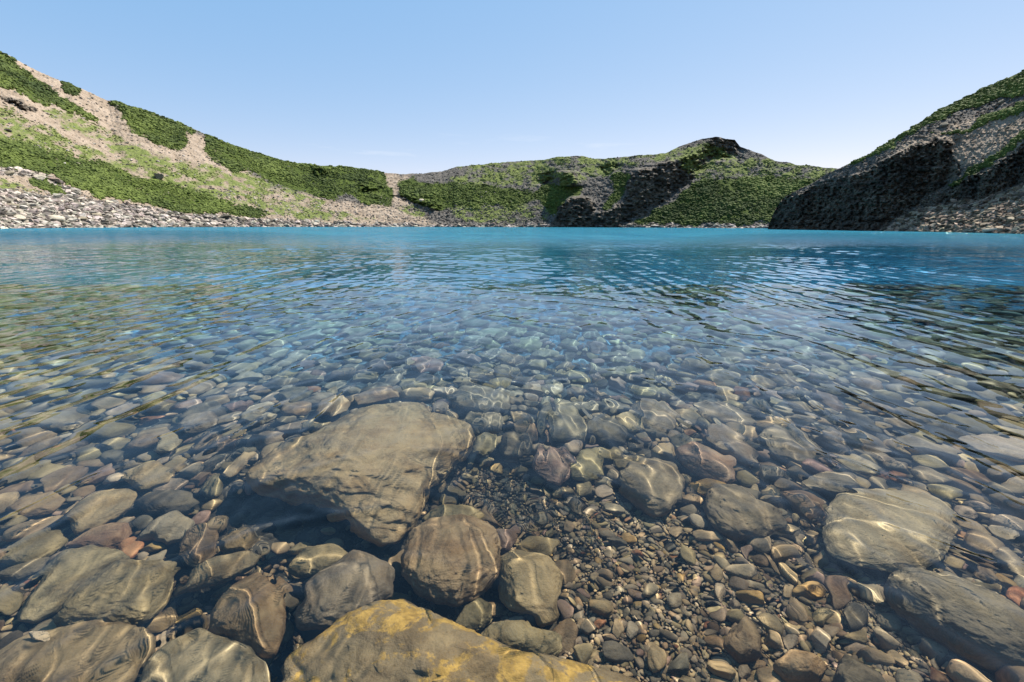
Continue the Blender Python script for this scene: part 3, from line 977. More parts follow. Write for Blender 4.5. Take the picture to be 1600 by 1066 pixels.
# name, words for neighbours, label, outline in the picture, height of the top, half height, tone, extra
BIG = [
    ('boulder', 'big sunken boulder', 'largest boulder, broad and grey-tan, with a dark hollow under its lower left edge',
     [(376, 752), (398, 724), (440, 690), (490, 655), (530, 640), (600, 628), (640, 626), (665, 640), (700, 655), (735, 672), (738, 700), (715, 725), (690, 748), (672, 768), (655, 800), (632, 840), (615, 858), (590, 850), (560, 832), (530, 810), (500, 792), (450, 777), (400, 766)], -0.035, 0.18, (0.35, 0.275, 0.17), dict(lvl=6, power=0.55, planes=9, mat='B', rough=2.0, flat=0.8, dents=[(598, 644, 26, 9, 0.035), (555, 658, 7, 12, 0.02), (682, 716, 30, 9, 0.045), (640, 762, 34, 12, 0.03), (470, 735, 30, 5, 0.015)])),
    ('boulder', 'round tan boulder', 'smooth round tan boulder with a pitted skin, just above the yellow crusted rock',
     [(625, 895), (628, 860), (645, 830), (675, 810), (720, 803), (755, 812), (778, 835), (785, 870), (778, 905), (750, 935), (715, 950), (680, 945), (645, 928)], -0.10, 0.115, (0.265, 0.20, 0.13), dict(lvl=6, power=0.85, planes=2, rough=0.9, mat='B')),
    ('boulder', 'blunt olive block', 'blunt olive-tan block right of the round tan boulder',
     [(775, 905), (782, 870), (800, 855), (830, 855), (860, 870), (880, 900), (875, 935), (868, 970), (845, 975), (815, 960), (785, 940)], -0.17, 0.075, 'tan', dict()),
    ('boulder', 'yellow crusted rock', 'peaked rock crusted with yellow growth, cut by the bottom edge',
     [(425, 1120), (450, 1030), (495, 995), (540, 963), (585, 943), (630, 936), (670, 950), (720, 985), (770, 1018), (830, 1035), (900, 1042), (1000, 1056), (1050, 1110), (980, 1180), (800, 1260), (560, 1260), (440, 1190)], -0.045, 0.105, (0.22, 0.185, 0.125), dict(lvl=6, power=0.7, planes=5, rough=1.8, mat='L')),
    ('boulder', 'grey wedge stone', 'grey wedge-shaped stone leaning between the speckled brown stone and the round tan boulder',
     [(465, 955), (475, 925), (500, 895), (540, 865), (580, 849), (600, 868), (618, 890), (612, 935), (580, 960), (540, 975), (495, 990), (470, 980)], -0.15, 0.085, 'grey', dict()),
    ('boulder', 'speckled brown stone', 'upright brown stone with pale speckles left of the grey wedge stone',
     [(320, 990), (340, 940), (370, 905), (400, 890), (430, 905), (450, 940), (448, 975), (438, 1010), (430, 1035), (390, 1020), (350, 1003)], -0.13, 0.085, (0.20, 0.15, 0.095), dict(power=0.8)),
    ('boulder', 'smooth grey-green stone', 'smooth pale grey-green stone cut by the bottom edge, left of the yellow crusted rock',
     [(220, 1075), (235, 1025), (265, 1000), (305, 983), (350, 998), (390, 1015), (420, 1040), (432, 1100), (350, 1170), (230, 1150)], -0.14, 0.075, (0.27, 0.25, 0.185), dict(power=0.8, planes=3, rough=0.6)),
    ('boulder', 'olive corner slab', 'broad olive slab in the bottom left corner with a small pale stone lying on it',
     [(-60, 1090), (-10, 1020), (50, 988), (130, 974), (200, 974), (238, 985), (246, 1010), (222, 1045), (195, 1120), (50, 1170), (-60, 1160)], -0.13, 0.085, 'olive', dict(lvl=6, power=0.65)),
    ('boulder', 'two-humped olive stone', 'long olive stone with a pale front hump above the olive corner slab',
     [(15, 960), (35, 925), (75, 890), (100, 862), (145, 852), (195, 862), (205, 875), (160, 900), (130, 925), (90, 955), (60, 972), (28, 972)], -0.17, 0.075, (0.235, 0.215, 0.145), dict(power=0.8, planes=3)),
    ('boulder', 'squat olive boulder', 'squat olive-grey boulder with orange flecks, right of the two-humped olive stone',
     [(75, 980), (120, 922), (160, 890), (200, 868), (250, 868), (280, 885), (276, 915), (262, 945), (238, 976), (150, 986)], -0.15, 0.09, 'olive', dict(lvl=6, power=0.7, mat='B')),
    ('boulder', 'flat-topped slim stone', 'slim flat stone with a bright top edge, above the speckled brown stone',
     [(268, 930), (275, 905), (300, 885), (340, 870), (400, 858), (417, 865), (400, 885), (360, 905), (310, 922)], -0.20, 0.055, (0.24, 0.20, 0.13), dict()),
    ('stone', 'short olive stone', 'short olive stone at the lower rim of the dark hollow, above the grey wedge stone',
     [(445, 895), (455, 870), (480, 855), (520, 848), (545, 862), (535, 888), (500, 902), (465, 902)], -0.22, 0.055, 'olive', dict()),
    ('boulder', 'pale flat slab', 'pale flat slab crossed by bright ripple lines, right of the gravel patch',
     [(1287, 835), (1290, 795), (1312, 768), (1380, 762), (1440, 768), (1487, 788), (1494, 830), (1480, 870), (1455, 890), (1400, 895), (1340, 888), (1293, 872)], -0.16, 0.085, (0.34, 0.30, 0.215), dict(lvl=6, power=0.5, planes=2, rough=0.9, flat=1.5, mat='B')),
    ('boulder', 'long grey ridge rock', 'long dark grey ridge-backed rock running off the right edge below the pale flat slab',
     [(1378, 915), (1398, 895), (1440, 892), (1490, 903), (1540, 928), (1600, 962), (1680, 1010), (1680, 1070), (1580, 1055), (1500, 1022), (1440, 988), (1398, 955)], -0.10, 0.125, (0.175, 0.165, 0.135), dict(lvl=6, power=0.62, planes=4, mat='B')),
    ('boulder', 'striped upright block', 'upright grey-tan block split by a bright light line, above the gravel',
     [(966, 742), (985, 722), (1020, 716), (1050, 722), (1068, 750), (1062, 780), (1045, 803), (1018, 806), (990, 785), (970, 765)], -0.20, 0.11, (0.23, 0.20, 0.15), dict(power=0.72)),
    ('boulder', 'pinkish wedge block', 'pinkish tan wedge block with a deep shadow on its left, beside the striped upright block',
     [(1052, 706), (1080, 690), (1110, 698), (1145, 718), (1152, 755), (1125, 757), (1090, 742), (1066, 725)], -0.24, 0.085, (0.27, 0.195, 0.155), dict()),
    ('stone', 'leaf-shaped grey stone', 'leaf-shaped grey stone with a forked light line, behind the pinkish wedge block',
     [(1105, 672), (1130, 662), (1160, 680), (1185, 710), (1190, 728), (1160, 726), (1130, 706), (1110, 690)], -0.27, 0.06, 'grey', dict()),
    ('boulder', 'lumpy brown boulder', 'lumpy dark brown boulder between the pinkish wedge block and the pale flat slab',
     [(1097, 788), (1110, 762), (1135, 754), (1160, 762), (1182, 785), (1215, 798), (1226, 825), (1200, 840), (1150, 842), (1110, 822)], -0.19, 0.09, (0.16, 0.14, 0.11), dict(rough=1.3)),
    ('stone', 'mauve triangular stone', 'mauve-brown triangular stone standing at the top of the gravel patch',
     [(830, 725), (850, 698), (880, 697), (897, 715), (890, 745), (870, 762), (845, 748)], -0.25, 0.07, 'mauve', dict()),
    ('stone', 'banded olive stone', 'banded yellow-olive stone right of the mauve triangular stone',
     [(890, 728), (905, 705), (930, 699), (945, 715), (942, 745), (912, 753), (893, 744)], -0.27, 0.055, (0.26, 0.235, 0.14), dict(planes=3)),
    ('boulder', 'shell-rippled stone', 'rounded stone covered in curved bright ripple lines like a shell',
     [(983, 637), (1008, 622), (1045, 628), (1062, 650), (1050, 674), (1018, 676), (995, 658)], -0.33, 0.075, (0.25, 0.21, 0.165), dict(power=0.85)),
    ('boulder', 'hooded grey stone', 'hooded grey stone with a dark overhang, left of the shell-rippled stone',
     [(843, 662), (858, 630), (880, 621), (905, 638), (922, 665), (926, 692), (895, 690), (860, 687)], -0.29, 0.085, (0.215, 0.20, 0.155), dict()),
    ('stone', 'mottled grey stone', 'mottled dark grey stone between the hooded grey stone and the shell-rippled stone',
     [(916, 657), (940, 643), (965, 656), (988, 680), (975, 694), (940, 691), (922, 676)], -0.31, 0.06, 'dark', dict()),
    ('stone', 'smaller rippled stone', 'small rounded stone with fine ripple lines tucked left of the shell-rippled stone',
     [(962, 650), (985, 643), (1003, 655), (1008, 672), (985, 676), (966, 664)], -0.34, 0.045, 'tan', dict()),
    ('boulder', 'sloping pale stone', 'sloping pale stone with a bright left edge, above the leaf-shaped grey stone',
     [(1080, 632), (1120, 626), (1160, 638), (1190, 665), (1150, 672), (1105, 656)], -0.34, 0.075, (0.25, 0.215, 0.175), dict()),
    ('boulder', 'rough-faced oval stone', 'oval stone with smooth top and rough dark front, right of the leaf-shaped stone',
     [(1185, 682), (1210, 663), (1250, 670), (1280, 695), (1286, 722), (1255, 728), (1210, 716)], -0.28, 0.085, (0.225, 0.20, 0.16), dict(rough=1.3)),
    ('boulder', 'square-marked stone', 'rounded grey stone marked by square light lines, above the half-hidden olive dome',
     [(695, 615), (720, 602), (760, 600), (795, 615), (802, 640), (762, 648), (712, 636)], -0.32, 0.085, 'grey', dict()),
    ('boulder', 'pale drifting slab', 'pale pinkish slab dim under the reflections at the right edge',
     [(1495, 684), (1540, 677), (1600, 690), (1660, 712), (1600, 722), (1530, 706)], -0.22, 0.06, (0.42, 0.36, 0.31), dict(power=0.6)),
    ('stone', 'long ochre stone', 'long ochre stone with a bright lower ridge left of the dark hollow',
     [(103, 812), (120, 787), (160, 768), (200, 757), (218, 770), (205, 797), (160, 822), (120, 836)], -0.21, 0.06, (0.28, 0.23, 0.14), dict()),
    ('stone', 'domed tan stone', 'domed tan stone above the long ochre stone',
     [(185, 747), (210, 725), (245, 721), (272, 735), (262, 757), (220, 767)], -0.25, 0.06, 'tan', dict(planes=3)),
    ('stone', 'beaked grey stone', 'grey stone with a frayed beak-like left tip at the edge of the dark hollow',
     [(215, 845), (240, 812), (275, 799), (305, 815), (300, 842), (260, 850), (235, 838)], -0.22, 0.06, (0.22, 0.205, 0.165), dict()),
    ('stone', 'light-netted stone', 'grey-brown stone netted with light lines, below and right of the beaked grey stone',
     [(272, 872), (290, 832), (320, 816), (340, 835), (336, 866), (300, 887)], -0.22, 0.06, 'brown', dict()),
    ('stone', 'low dark bar stone', 'low dark bar-shaped stone lying across the upper left of the dark hollow',
     [(208, 787), (240, 768), (290, 769), (312, 785), (292, 801), (235, 801)], -0.25, 0.05, 'dark', dict()),
    ('stone', 'reddish flat stone', 'reddish brown flat stone just below the long ochre stone',
     [(110, 852), (150, 822), (200, 809), (208, 830), (190, 857), (140, 860)], -0.23, 0.05, (0.205, 0.135, 0.095), dict()),
    ('stone', 'cornered olive stone', 'small cornered olive stone at the lower right rim of the dark hollow',
     [(343, 852), (360, 832), (390, 824), (407, 845), (385, 867), (355, 868)], -0.22, 0.055, 'olive', dict()),
    ('stone', 'left-edge oval stone', 'oval olive stone near the left edge, left of the reddish flat stone',
     [(-10, 878), (40, 840), (90, 826), (107, 845), (80, 867), (30, 887)], -0.22, 0.055, 'olive', dict()),
    ('stone', 'thin dark lens stone', 'thin dark lens-shaped stone by the left edge, under the left-edge oval stone',
     [(-10, 900), (35, 876), (80, 871), (79, 893), (30, 910)], -0.24, 0.04, 'dark', dict()),
    ('stone', 'grey-brown ledge stone', 'grey-brown ledge-like stone near the left edge, left of the long ochre stone',
     [(5, 797), (40, 772), (85, 766), (102, 780), (80, 802), (30, 808)], -0.25, 0.05, 'brown', dict()),
    ('stone', 'pale capped stone', 'pale olive capped stone in front of the blunt olive block, touching the yellow crusted rock',
     [(738, 1002), (770, 975), (830, 978), (878, 990), (875, 1022), (850, 1040), (780, 1030)], -0.17, 0.065, (0.25, 0.225, 0.145), dict()),
    ('stone', 'dark egg stone', 'dark olive egg-shaped stone between the round tan boulder and the pale capped stone',
     [(703, 985), (725, 950), (750, 934), (770, 945), (768, 970), (745, 992), (715, 1002)], -0.20, 0.055, (0.12, 0.112, 0.072), dict(power=0.9, planes=2)),
    ('stone', 'charcoal cone stone', 'charcoal cone-shaped stone cut by the bottom edge, left of the long grey ridge rock',
     [(1296, 1080), (1308, 1030), (1330, 1016), (1360, 1040), (1392, 1090), (1340, 1120)], -0.15, 0.075, (0.115, 0.11, 0.095), dict(power=0.85)),
    ('stone', 'flat tan flagstone', 'flat tan stone near the bottom edge, left of the charcoal cone stone',
     [(1203, 1047), (1225, 1022), (1270, 1020), (1297, 1035), (1282, 1060), (1230, 1064)], -0.19, 0.05, 'tan', dict(power=0.6)),
    ('stone', 'dark brown lobed stone', 'dark brown lobed stone at the right of the gravel patch near the bottom',
     [(1128, 1010), (1145, 985), (1172, 965), (1190, 1000), (1186, 1026), (1155, 1032)], -0.19, 0.055, (0.155, 0.12, 0.085), dict()),
    ('stone', 'tucked olive stone', 'olive stone tucked behind the top of the round tan boulder',
     [(655, 812), (690, 788), (740, 789), (762, 805), (740, 830), (690, 830)], -0.24, 0.055, 'olive', dict()),
    ('stone', 'bright split flake', 'thin pale flake with a bright rim, above the pale flat slab',
     [(1298, 712), (1330, 711), (1376, 730), (1364, 740), (1330, 736)], -0.27, 0.035, 'pale', dict()),
    ('stone', 'hazy grey hump', 'hazy grey hump directly above the pale flat slab',
     [(1255, 752), (1290, 738), (1330, 742), (1345, 762), (1310, 768), (1270, 764)], -0.26, 0.05, 'grey', dict()),
    ('stone', 'rosy domed stone', 'rosy mauve domed stone above the big sunken boulder, crossed by one light line',
     [(638, 575), (650, 560), (672, 556), (690, 566), (686, 580), (660, 584)], -0.42, 0.06, (0.27, 0.17, 0.155), dict(power=0.85)),
    ('stone', 'slanting light-streaked stone', 'slim stone slanting up rightward beside the left edge of the big sunken boulder',
     [(345, 742), (365, 720), (388, 702), (397, 706), (385, 728), (360, 748)], -0.24, 0.04, 'tan', dict()),
    ('stone', 'grey gable stone', 'grey gable-shaped stone left of the upper end of the big sunken boulder',
     [(278, 665), (300, 641), (335, 645), (338, 662), (312, 672), (285, 676)], -0.31, 0.065, 'grey', dict()),
    ('stone', 'faceted cream stone', 'cream faceted stone with a bright left face, below the grey gable stone',
     [(238, 706), (255, 682), (272, 676), (279, 690), (262, 704)], -0.28, 0.045, 'pale', dict()),
    ('stone', 'shadowed saddle stone', 'brown saddle-shaped stone with a shadowed right half, left of the faceted cream stone',
     [(195, 702), (222, 672), (258, 665), (268, 676), (250, 690), (225, 702)], -0.29, 0.055, 'brown', dict()),
    ('stone', 'wide flat-bedded stone', 'wide grey-brown stone lying behind the top left edge of the big sunken boulder',
     [(552, 622), (575, 608), (620, 602), (628, 618), (590, 628), (560, 632)], -0.36, 0.055, 'brown', dict()),
    ('stone', 'pair-topped tan stone', 'tan stone peeking out behind the upper left shoulder of the big sunken boulder',
     [(495, 645), (505, 625), (530, 617), (546, 628), (540, 642), (510, 652)], -0.33, 0.055, 'tan', dict()),
    ('stone', 'dark pitted knob', 'round dark pitted knob right of the big sunken boulder, under the square-marked stone',
     [(778, 705), (785, 680), (806, 670), (830, 680), (836, 702), (815, 716), (790, 715)], -0.26, 0.07, (0.105, 0.095, 0.08), dict(power=0.85)),
    ('stone', 'half-hidden olive dome', 'olive dome half hidden by the right end of the big sunken boulder',
     [(733, 700), (745, 680), (772, 676), (780, 692), (768, 708), (745, 712)], -0.26, 0.055, 'olive', dict(power=0.85)),
    ('stone', 'broad grey backing stone', 'broad grey stone behind the half-hidden olive dome, marked by fine light lines',
     [(716, 660), (735, 645), (775, 644), (790, 655), (780, 672), (745, 676)], -0.31, 0.065, 'grey', dict()),
]

OVALS = [  # centre, width, height, turn, tone
    (585, 570, 48, 20, 0, 'mauve'), (712, 582, 36, 16, 0, 'grey'), (620, 583, 38, 13, 0, 'pale'), (485, 595, 50, 18, 6, 'grey'), (500, 565, 34, 13, 6, 'grey'),
    (462, 640, 58, 22, 8, 'brown'), (497, 592, 38, 18, 4, 'mauve'), (520, 612, 34, 14, 8, 'tan'), (640, 603, 42, 20, 0, 'tan'), (733, 561, 46, 24, 0, 'mauve'),
    (752, 588, 46, 20, 0, 'tan'), (795, 585, 50, 22, 0, 'brown'), (840, 572, 40, 14, 0, 'tan'), (818, 596, 40, 14, 0, 'grey'), (838, 612, 52, 20, -8, 'pale'),
    (852, 555, 44, 15, 0, 'pale'), (832, 633, 42, 14, 0, 'grey'), (848, 652, 22, 13, 0, 'ochre'), (812, 655, 34, 18, 0, 'olive'), (895, 563, 30, 20, 0, 'dark'),
    (925, 578, 30, 26, -40, 'pale'), (958, 560, 50, 14, 0, 'grey'), (992, 558, 38, 18, -15, 'pale'), (1032, 560, 36, 15, 0, 'dark'), (940, 602, 36, 14, 0, 'dark'),
    (968, 600, 34, 20, -10, 'mauve'), (1014, 590, 36, 22, 0, 'grey'), (1052, 604, 22, 15, 0, 'ochre'), (902, 615, 34, 15, 0, 'grey'), (938, 620, 34, 14, -12, 'brown'),
    (1105, 602, 42, 16, -6, 'rusty'), (1160, 615, 40, 20, -8, 'rusty'), (1200, 618, 44, 14, -12, 'mauve'), (1255, 640, 60, 22, -15, 'grey'), (1290, 628, 64, 24, -20, 'mauve'),
    (1345, 664, 74, 24, -22, 'dark'), (1300, 690, 66, 26, -20, 'grey'), (1200, 745, 52, 24, -12, 'grey'), (1232, 762, 40, 16, -20, 'brown'), (1078, 676, 24, 14, 0, 'rusty'),
    (1400, 700, 60, 22, -20, 'tan'), (1450, 745, 70, 24, -22, 'grey'), (1405, 745, 40, 16, -15, 'rusty'), (1500, 760, 70, 22, -24, 'brown'), (1560, 770, 70, 22, -26, 'grey'),
    (60, 700, 80, 22, 22, 'brown'), (122, 688, 66, 18, 24, 'grey'), (38, 738, 90, 22, 22, 'grey'), (98, 752, 84, 22, 20, 'brown'), (160, 742, 60, 18, 20, 'mauve'),
    (288, 706, 58, 16, 22, 'olive'), (180, 716, 60, 20, 12, 'dark'), (232, 655, 56, 15, 6, 'rusty'), (330, 693, 52, 16, 22, 'brown'), (362, 678, 46, 16, 18, 'tan'),
    (338, 722, 56, 18, 24, 'grey'), (330, 765, 46, 32, 30, 'olive'), (400, 655, 56, 18, 8, 'grey'), (20, 815, 56, 20, 20, 'olive'), (312, 748, 40, 18, 25, 'brown'),
    (190, 640, 60, 16, 14, 'grey'), (420, 622, 44, 16, 10, 'grey'), (375, 635, 44, 15, 12, 'mauve'), (330, 618, 46, 13, 14, 'grey'), (10, 935, 50, 40, 60, 'olive'),
    (260, 975, 60, 30, 30, 'olive'), (215, 1000, 40, 40, 40, 'olive'), (290, 968, 44, 22, 20, 'ochre'), (352, 925, 40, 14, 25, 'olive'), (240, 858, 40, 12, 12, 'ochre'),
    (1190, 852, 52, 28, -20, 'grey'), (1226, 866, 44, 38, -30, 'brown'), (1162, 896, 56, 26, -5, 'grey'), (1205, 880, 44, 14, -60, 'tan'), (1240, 902, 56, 22, -40, 'tan'),
    (1178, 938, 54, 26, -12, 'ochre'), (1120, 928, 20, 28, 10, 'pale'), (1236, 930, 34, 26, -40, 'tan'), (1262, 926, 38, 22, 5, 'ochre'), (1305, 928, 44, 42, 0, 'brown'),
    (1328, 912, 46, 16, -40, 'tan'), (1250, 957, 38, 24, -50, 'brown'), (1287, 962, 40, 26, -20, 'olive'), (1332, 966, 46, 40, 0, 'dark'), (1285, 1000, 46, 36, -40, 'pale'),
    (1208, 1002, 42, 22, -35, 'tan'), (1232, 1004, 32, 26, -30, 'grey'), (1340, 997, 40, 22, 0, 'olive'), (1268, 838, 32, 24, -10, 'brown'), (1242, 808, 26, 14, -10, 'olive'),
    (1207, 783, 30, 13, 0, 'tan'), (1232, 829, 32, 13, -15, 'tan'), (1246, 846, 24, 16, -30, 'pale'), (1263, 878, 24, 22, 0, 'grey'), (1282, 878, 24, 26, 0, 'tan'),
    (1510, 802, 50, 18, -18, 'grey'), (1536, 852, 72, 34, -24, 'brown'), (1525, 828, 60, 16, -22, 'tan'), (1570, 838, 50, 18, -24, 'pale'), (1580, 880, 60, 26, -26, 'grey'),
    (1592, 938, 60, 30, -25, 'rusty'), (1535, 895, 50, 22, -28, 'brown'), (1490, 880, 30, 18, -20, 'olive'), (1570, 912, 50, 18, -28, 'ochre'),
    (935, 950, 44, 28, -20, 'olive'), (939, 974, 17, 13, 0, 'orange'), (918, 981, 30, 28, -30, 'grey'), (961, 984, 26, 26, 0, 'tan'), (985, 986, 24, 22, -40, 'pale'),
    (967, 1020, 50, 36, -15, 'dark'), (1026, 1032, 38, 50, 20, 'tan'), (1062, 1040, 40, 36, 0, 'dark'), (908, 1022, 32, 38, -30, 'olive'), (886, 1045, 50, 26, -25, 'olive'),
    (1130, 1048, 36, 24, -20, 'tan'), (1165, 1050, 34, 24, -20, 'grey'), (1055, 940, 24, 22, 0, 'grey'), (1012, 925, 28, 20, 10, 'grey'), (900, 798, 32, 20, -35, 'dark'),
    (888, 825, 22, 20, 0, 'brown'), (985, 842, 32, 15, -8, 'ochre'), (995, 868, 22, 13, 0, 'rusty'), (882, 770, 32, 16, 0, 'tan'), (855, 770, 22, 16, 0, 'olive'),
    (914, 766, 30, 18, 0, 'olive'), (943, 773, 32, 18, 10, 'pale'), (962, 795, 30, 16, -10, 'grey'), (960, 848, 32, 14, -12, 'dark'), (1075, 868, 36, 28, -40, 'olive'),
    (1115, 896, 28, 28, 0, 'brown'), (1105, 838, 44, 20, -10, 'tan'), (1058, 833, 24, 14, 0, 'brown'), (1140, 852, 34, 24, -50, 'brown'), (1165, 862, 24, 22, 0, 'mauve'),
    (712, 772, 30, 20, 0, 'olive'), (690, 765, 24, 20, 40, 'tan'), (752, 722, 40, 22, 0, 'olive'), (800, 720, 26, 14, 0, 'brown'), (775, 735, 24, 14, 0, 'ochre'),
    (515, 830, 24, 14, 0, 'olive'), (470, 858, 36, 14, 20, 'olive'), (440, 905, 24, 16, 0, 'tan'), (500, 918, 36, 30, 30, 'olive'), (655, 855, 26, 14, 60, 'tan'),
]
# a small pale stone on the corner slab comes from this list too
SPOT = (62, 996, 28, 22, 0, 'white')

GRAVEL_AREA = [(690, 800), (735, 735), (800, 735), (850, 765), (950, 760), (985, 800), (1060, 805), (1110, 835), (1140, 850), (1215, 845), (1290, 880), (1360, 900), (1400, 960), (1480, 1030), (1560, 1120), (820, 1120), (880, 1040), (885, 960), (885, 890), (830, 850), (790, 860), (780, 825), (740, 800)]
HOLLOW = [(325, 800), (360, 755), (400, 768), (500, 795), (560, 835), (575, 850), (540, 855), (500, 850), (470, 850), (420, 862), (400, 838), (350, 828)]

WORDS = {'grey': 'grey', 'olive': 'olive', 'tan': 'tan', 'brown': 'brown', 'dark': 'dark', 'pale': 'pale', 'rusty': 'rust-red', 'mauve': 'mauve', 'ochre': 'ochre', 'orange': 'bright orange', 'white': 'cream-white'}

print('stones')
rs = np.random.RandomState(21)
STONE_GROUP = 'stones on the lake bed'
marks = []          # landmarks: phrase, picture centre
taken = []          # world x, y, radius
for i, (nm, short, label, poly, top, half, tn, ex) in enumerate(BIG):
    lvl = ex.get('lvl', 5)
    P, F, C, size = outline_rock(poly, top, half, 300 + i, lvl, ex.get('power', 0.72), ex.get('planes', 5), ex.get('rough', 1.0), flat=ex.get('flat', 1.0), dents=ex.get('dents', ()))
    me = mesh_from(nm, P, F, True)
    mat = {'B': M_BOULDER, 'L': M_LICHEN}.get(ex.get('mat'), M_STONE)
    o = link(nm, me, mat, None, label, 'boulder' if nm == 'boulder' else 'stone', STONE_GROUP, receiver=True)
    o.location = C
    col = tone(tn, rs, 0.06) if isinstance(tn, str) else np.array(tn)
    o.color = (*col, 1)
    cen = np.mean(np.array(poly, float), 0)
    marks.append((short, cen))
    for k in np.linspace(0, len(P) - 1, 40).astype(int):
        taken.append((C[0] + P[k, 0] * 0.6, C[1] + P[k, 1] * 0.6, size * 0.35))

N_LIB = 26
lib4 = [rock_verts(4, 500 + k, rough=0.06, round_=[9, 16, 28][k % 3]) for k in range(N_LIB)]
lib_me = [mesh_from('stone', v, f, True) for v, f in lib4]


def lib_place(P3, sx, sy, sz, rot, tn, tilt, name='stone', k=None):
    k = rs.randint(N_LIB) if k is None else k
    o = link(name, lib_me[k], M_STONE, receiver=True)
    o.location = P3
    o.scale = (sx, sy, sz)
    o.rotation_euler = (tilt[0], tilt[1], rot)
    o.color = (*tn, 1)
    return o


auto = []           # objects waiting for a label: object, centre, picture width, tone word, roundness
for (cx, cy, w, h, ang, tn) in OVALS + [SPOT]:
    ca, sa = math.cos(R_(ang)), math.sin(R_(ang))
    t = np.linspace(0, 2 * math.pi, 16, endpoint=False)
    ex_, ey_ = w / 2 * np.cos(t), h / 2 * np.sin(t)
    px, py = cx + ex_ * ca + ey_ * sa, cy - ex_ * sa + ey_ * ca
    C, wv_ = look_down(np.array([cx]), np.array([cy]), 0.02)
    C = C[0]
    lev = C[2] if tn != 'white' else -0.14
    W, _ = look_down(px, py, level=lev)
    ctr = W.mean(0)
    if tn == 'white':
        C = ctr
    L = W[:, :2] - ctr[:2]
    U, S, Vt = np.linalg.svd(L, full_matrices=False)
    a, b = S[0] / math.sqrt(8), S[1] / math.sqrt(8)
    rot = math.atan2(Vt[0, 1], Vt[0, 0])
    hz = 0.75 * math.sqrt(a * b)
    cot = np.linalg.norm(wv_[0][:2]) / -wv_[0][2]
    b = max(b * 0.86, b * 0.6)
    if tn == 'white':
        hz *= 0.5
    pos = (ctr[0], ctr[1], C[2] + hz * 0.30)
    o = lib_place(pos, a * 1.08, b * 1.08, hz, rot, tone(tn, rs), (rs.uniform(-.2, .2), rs.uniform(-.2, .2)))
    auto.append((o, (cx, cy), w, tn, w / h))
    for f in (-0.5, 0, 0.5):
        taken.append((ctr[0] + Vt[0, 0] * a * f, ctr[1] + Vt[0, 1] * a * f, b * 0.85))

# the rest of the bed: cobbles thrown down without overlapping much, crowding what is already there
taken = np.array(taken)
cell = 0.12
from collections import defaultdict
bucket = defaultdict(list)
for q in taken:
    bucket[(int(q[0] // cell), int(q[1] // cell))].append(tuple(q))


def free(x, y, r, f=0.8):
    i, j = int(x // cell), int(y // cell)
    n = 3
    for a in range(i - n, i + n + 1):
        for b in range(j - n, j + n + 1):
            for (u, v, q) in bucket.get((a, b), ()):
                if (u - x) ** 2 + (v - y) ** 2 < ((r + q) * f) ** 2:
                    return False
    return True


fill = []
tn_names = ['grey', 'olive', 'tan', 'brown', 'dark', 'mauve', 'pale', 'ochre', 'rusty']
tn_w = np.array([0.27, 0.15, 0.19, 0.18, 0.08, 0.05, 0.06, 0.015, 0.008])
for rmin, rmax, tries in ((0.075, 0.12, 5000), (0.05, 0.075, 9000), (0.036, 0.05, 9000), (0.024, 0.036, 5000)):
    tries = int(tries * 1.5)
    px = rs.uniform(-800, 2400, tries)
    py = 1120 - (1120 - 446) * rs.uniform(0, 1, tries) ** 0.75
    W, _ = look_down(px, py)
    rad = rs.uniform(rmin, rmax, tries)
    g = in_poly(px, py, GRAVEL_AREA)
    hl = in_poly(px, py, HOLLOW)
    for k in range(tries):
        x, y = W[k, 0], W[k, 1]
        r = rad[k]
        if hl[k] or (g[k] and r > (0.024 if px[k] < 1120 else 0.04)):
            continue
        if y > 2.2:
            r *= 1.0 + 0.22 * min(y - 2.2, 6)
        if r < 0.04 and y > 4.5:
            continue
        if free(x, y, r):
            bucket[(int(x // cell), int(y // cell))].append((x, y, r))
            fill.append((x, y, r, px[k], py[k]))
fill = np.array(fill)
appar = fill[:, 2] / np.sqrt(fill[:, 0] ** 2 + fill[:, 1] ** 2 + 1)
inview = (fill[:, 3] > 5) & (fill[:, 3] < 1595) & (fill[:, 4] < 1060) & (fill[:, 4] > 520)
order = np.argsort(-appar * inview)
n_ind = 292 - len(BIG) - len(auto) - 22
ind = set(order[:n_ind].tolist())
print('fill', len(fill), 'individual', n_ind)
mass = []
for k, (x, y, r, px, py) in enumerate(fill):
    tn = tn_names[rs.choice(len(tn_names), p=tn_w / tn_w.sum())]
    asp = rs.uniform(0.62, 0.95)
    a, b, h = r * rs.uniform(1.05, 1.25), r * asp * 1.12, r * rs.uniform(0.6, 0.95)
    z = -float(bed_depth(x, y)) + h * 0.35 + rs.uniform(0, 0.012)
    rot = rs.uniform(0, 3.14)
    lift_ = 1.0 + 0.35 * float(np.clip((y - 2.0) / 1.5, 0, 1))  # farther stones coloured lighter to stand for stronger light on them
    if k in ind:
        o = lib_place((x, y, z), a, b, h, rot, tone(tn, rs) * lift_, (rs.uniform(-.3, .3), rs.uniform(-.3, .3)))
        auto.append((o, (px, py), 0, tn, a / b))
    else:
        mass.append((x, y, z, a, b, h, rot, tone(tn, rs, 0.25) * lift_))

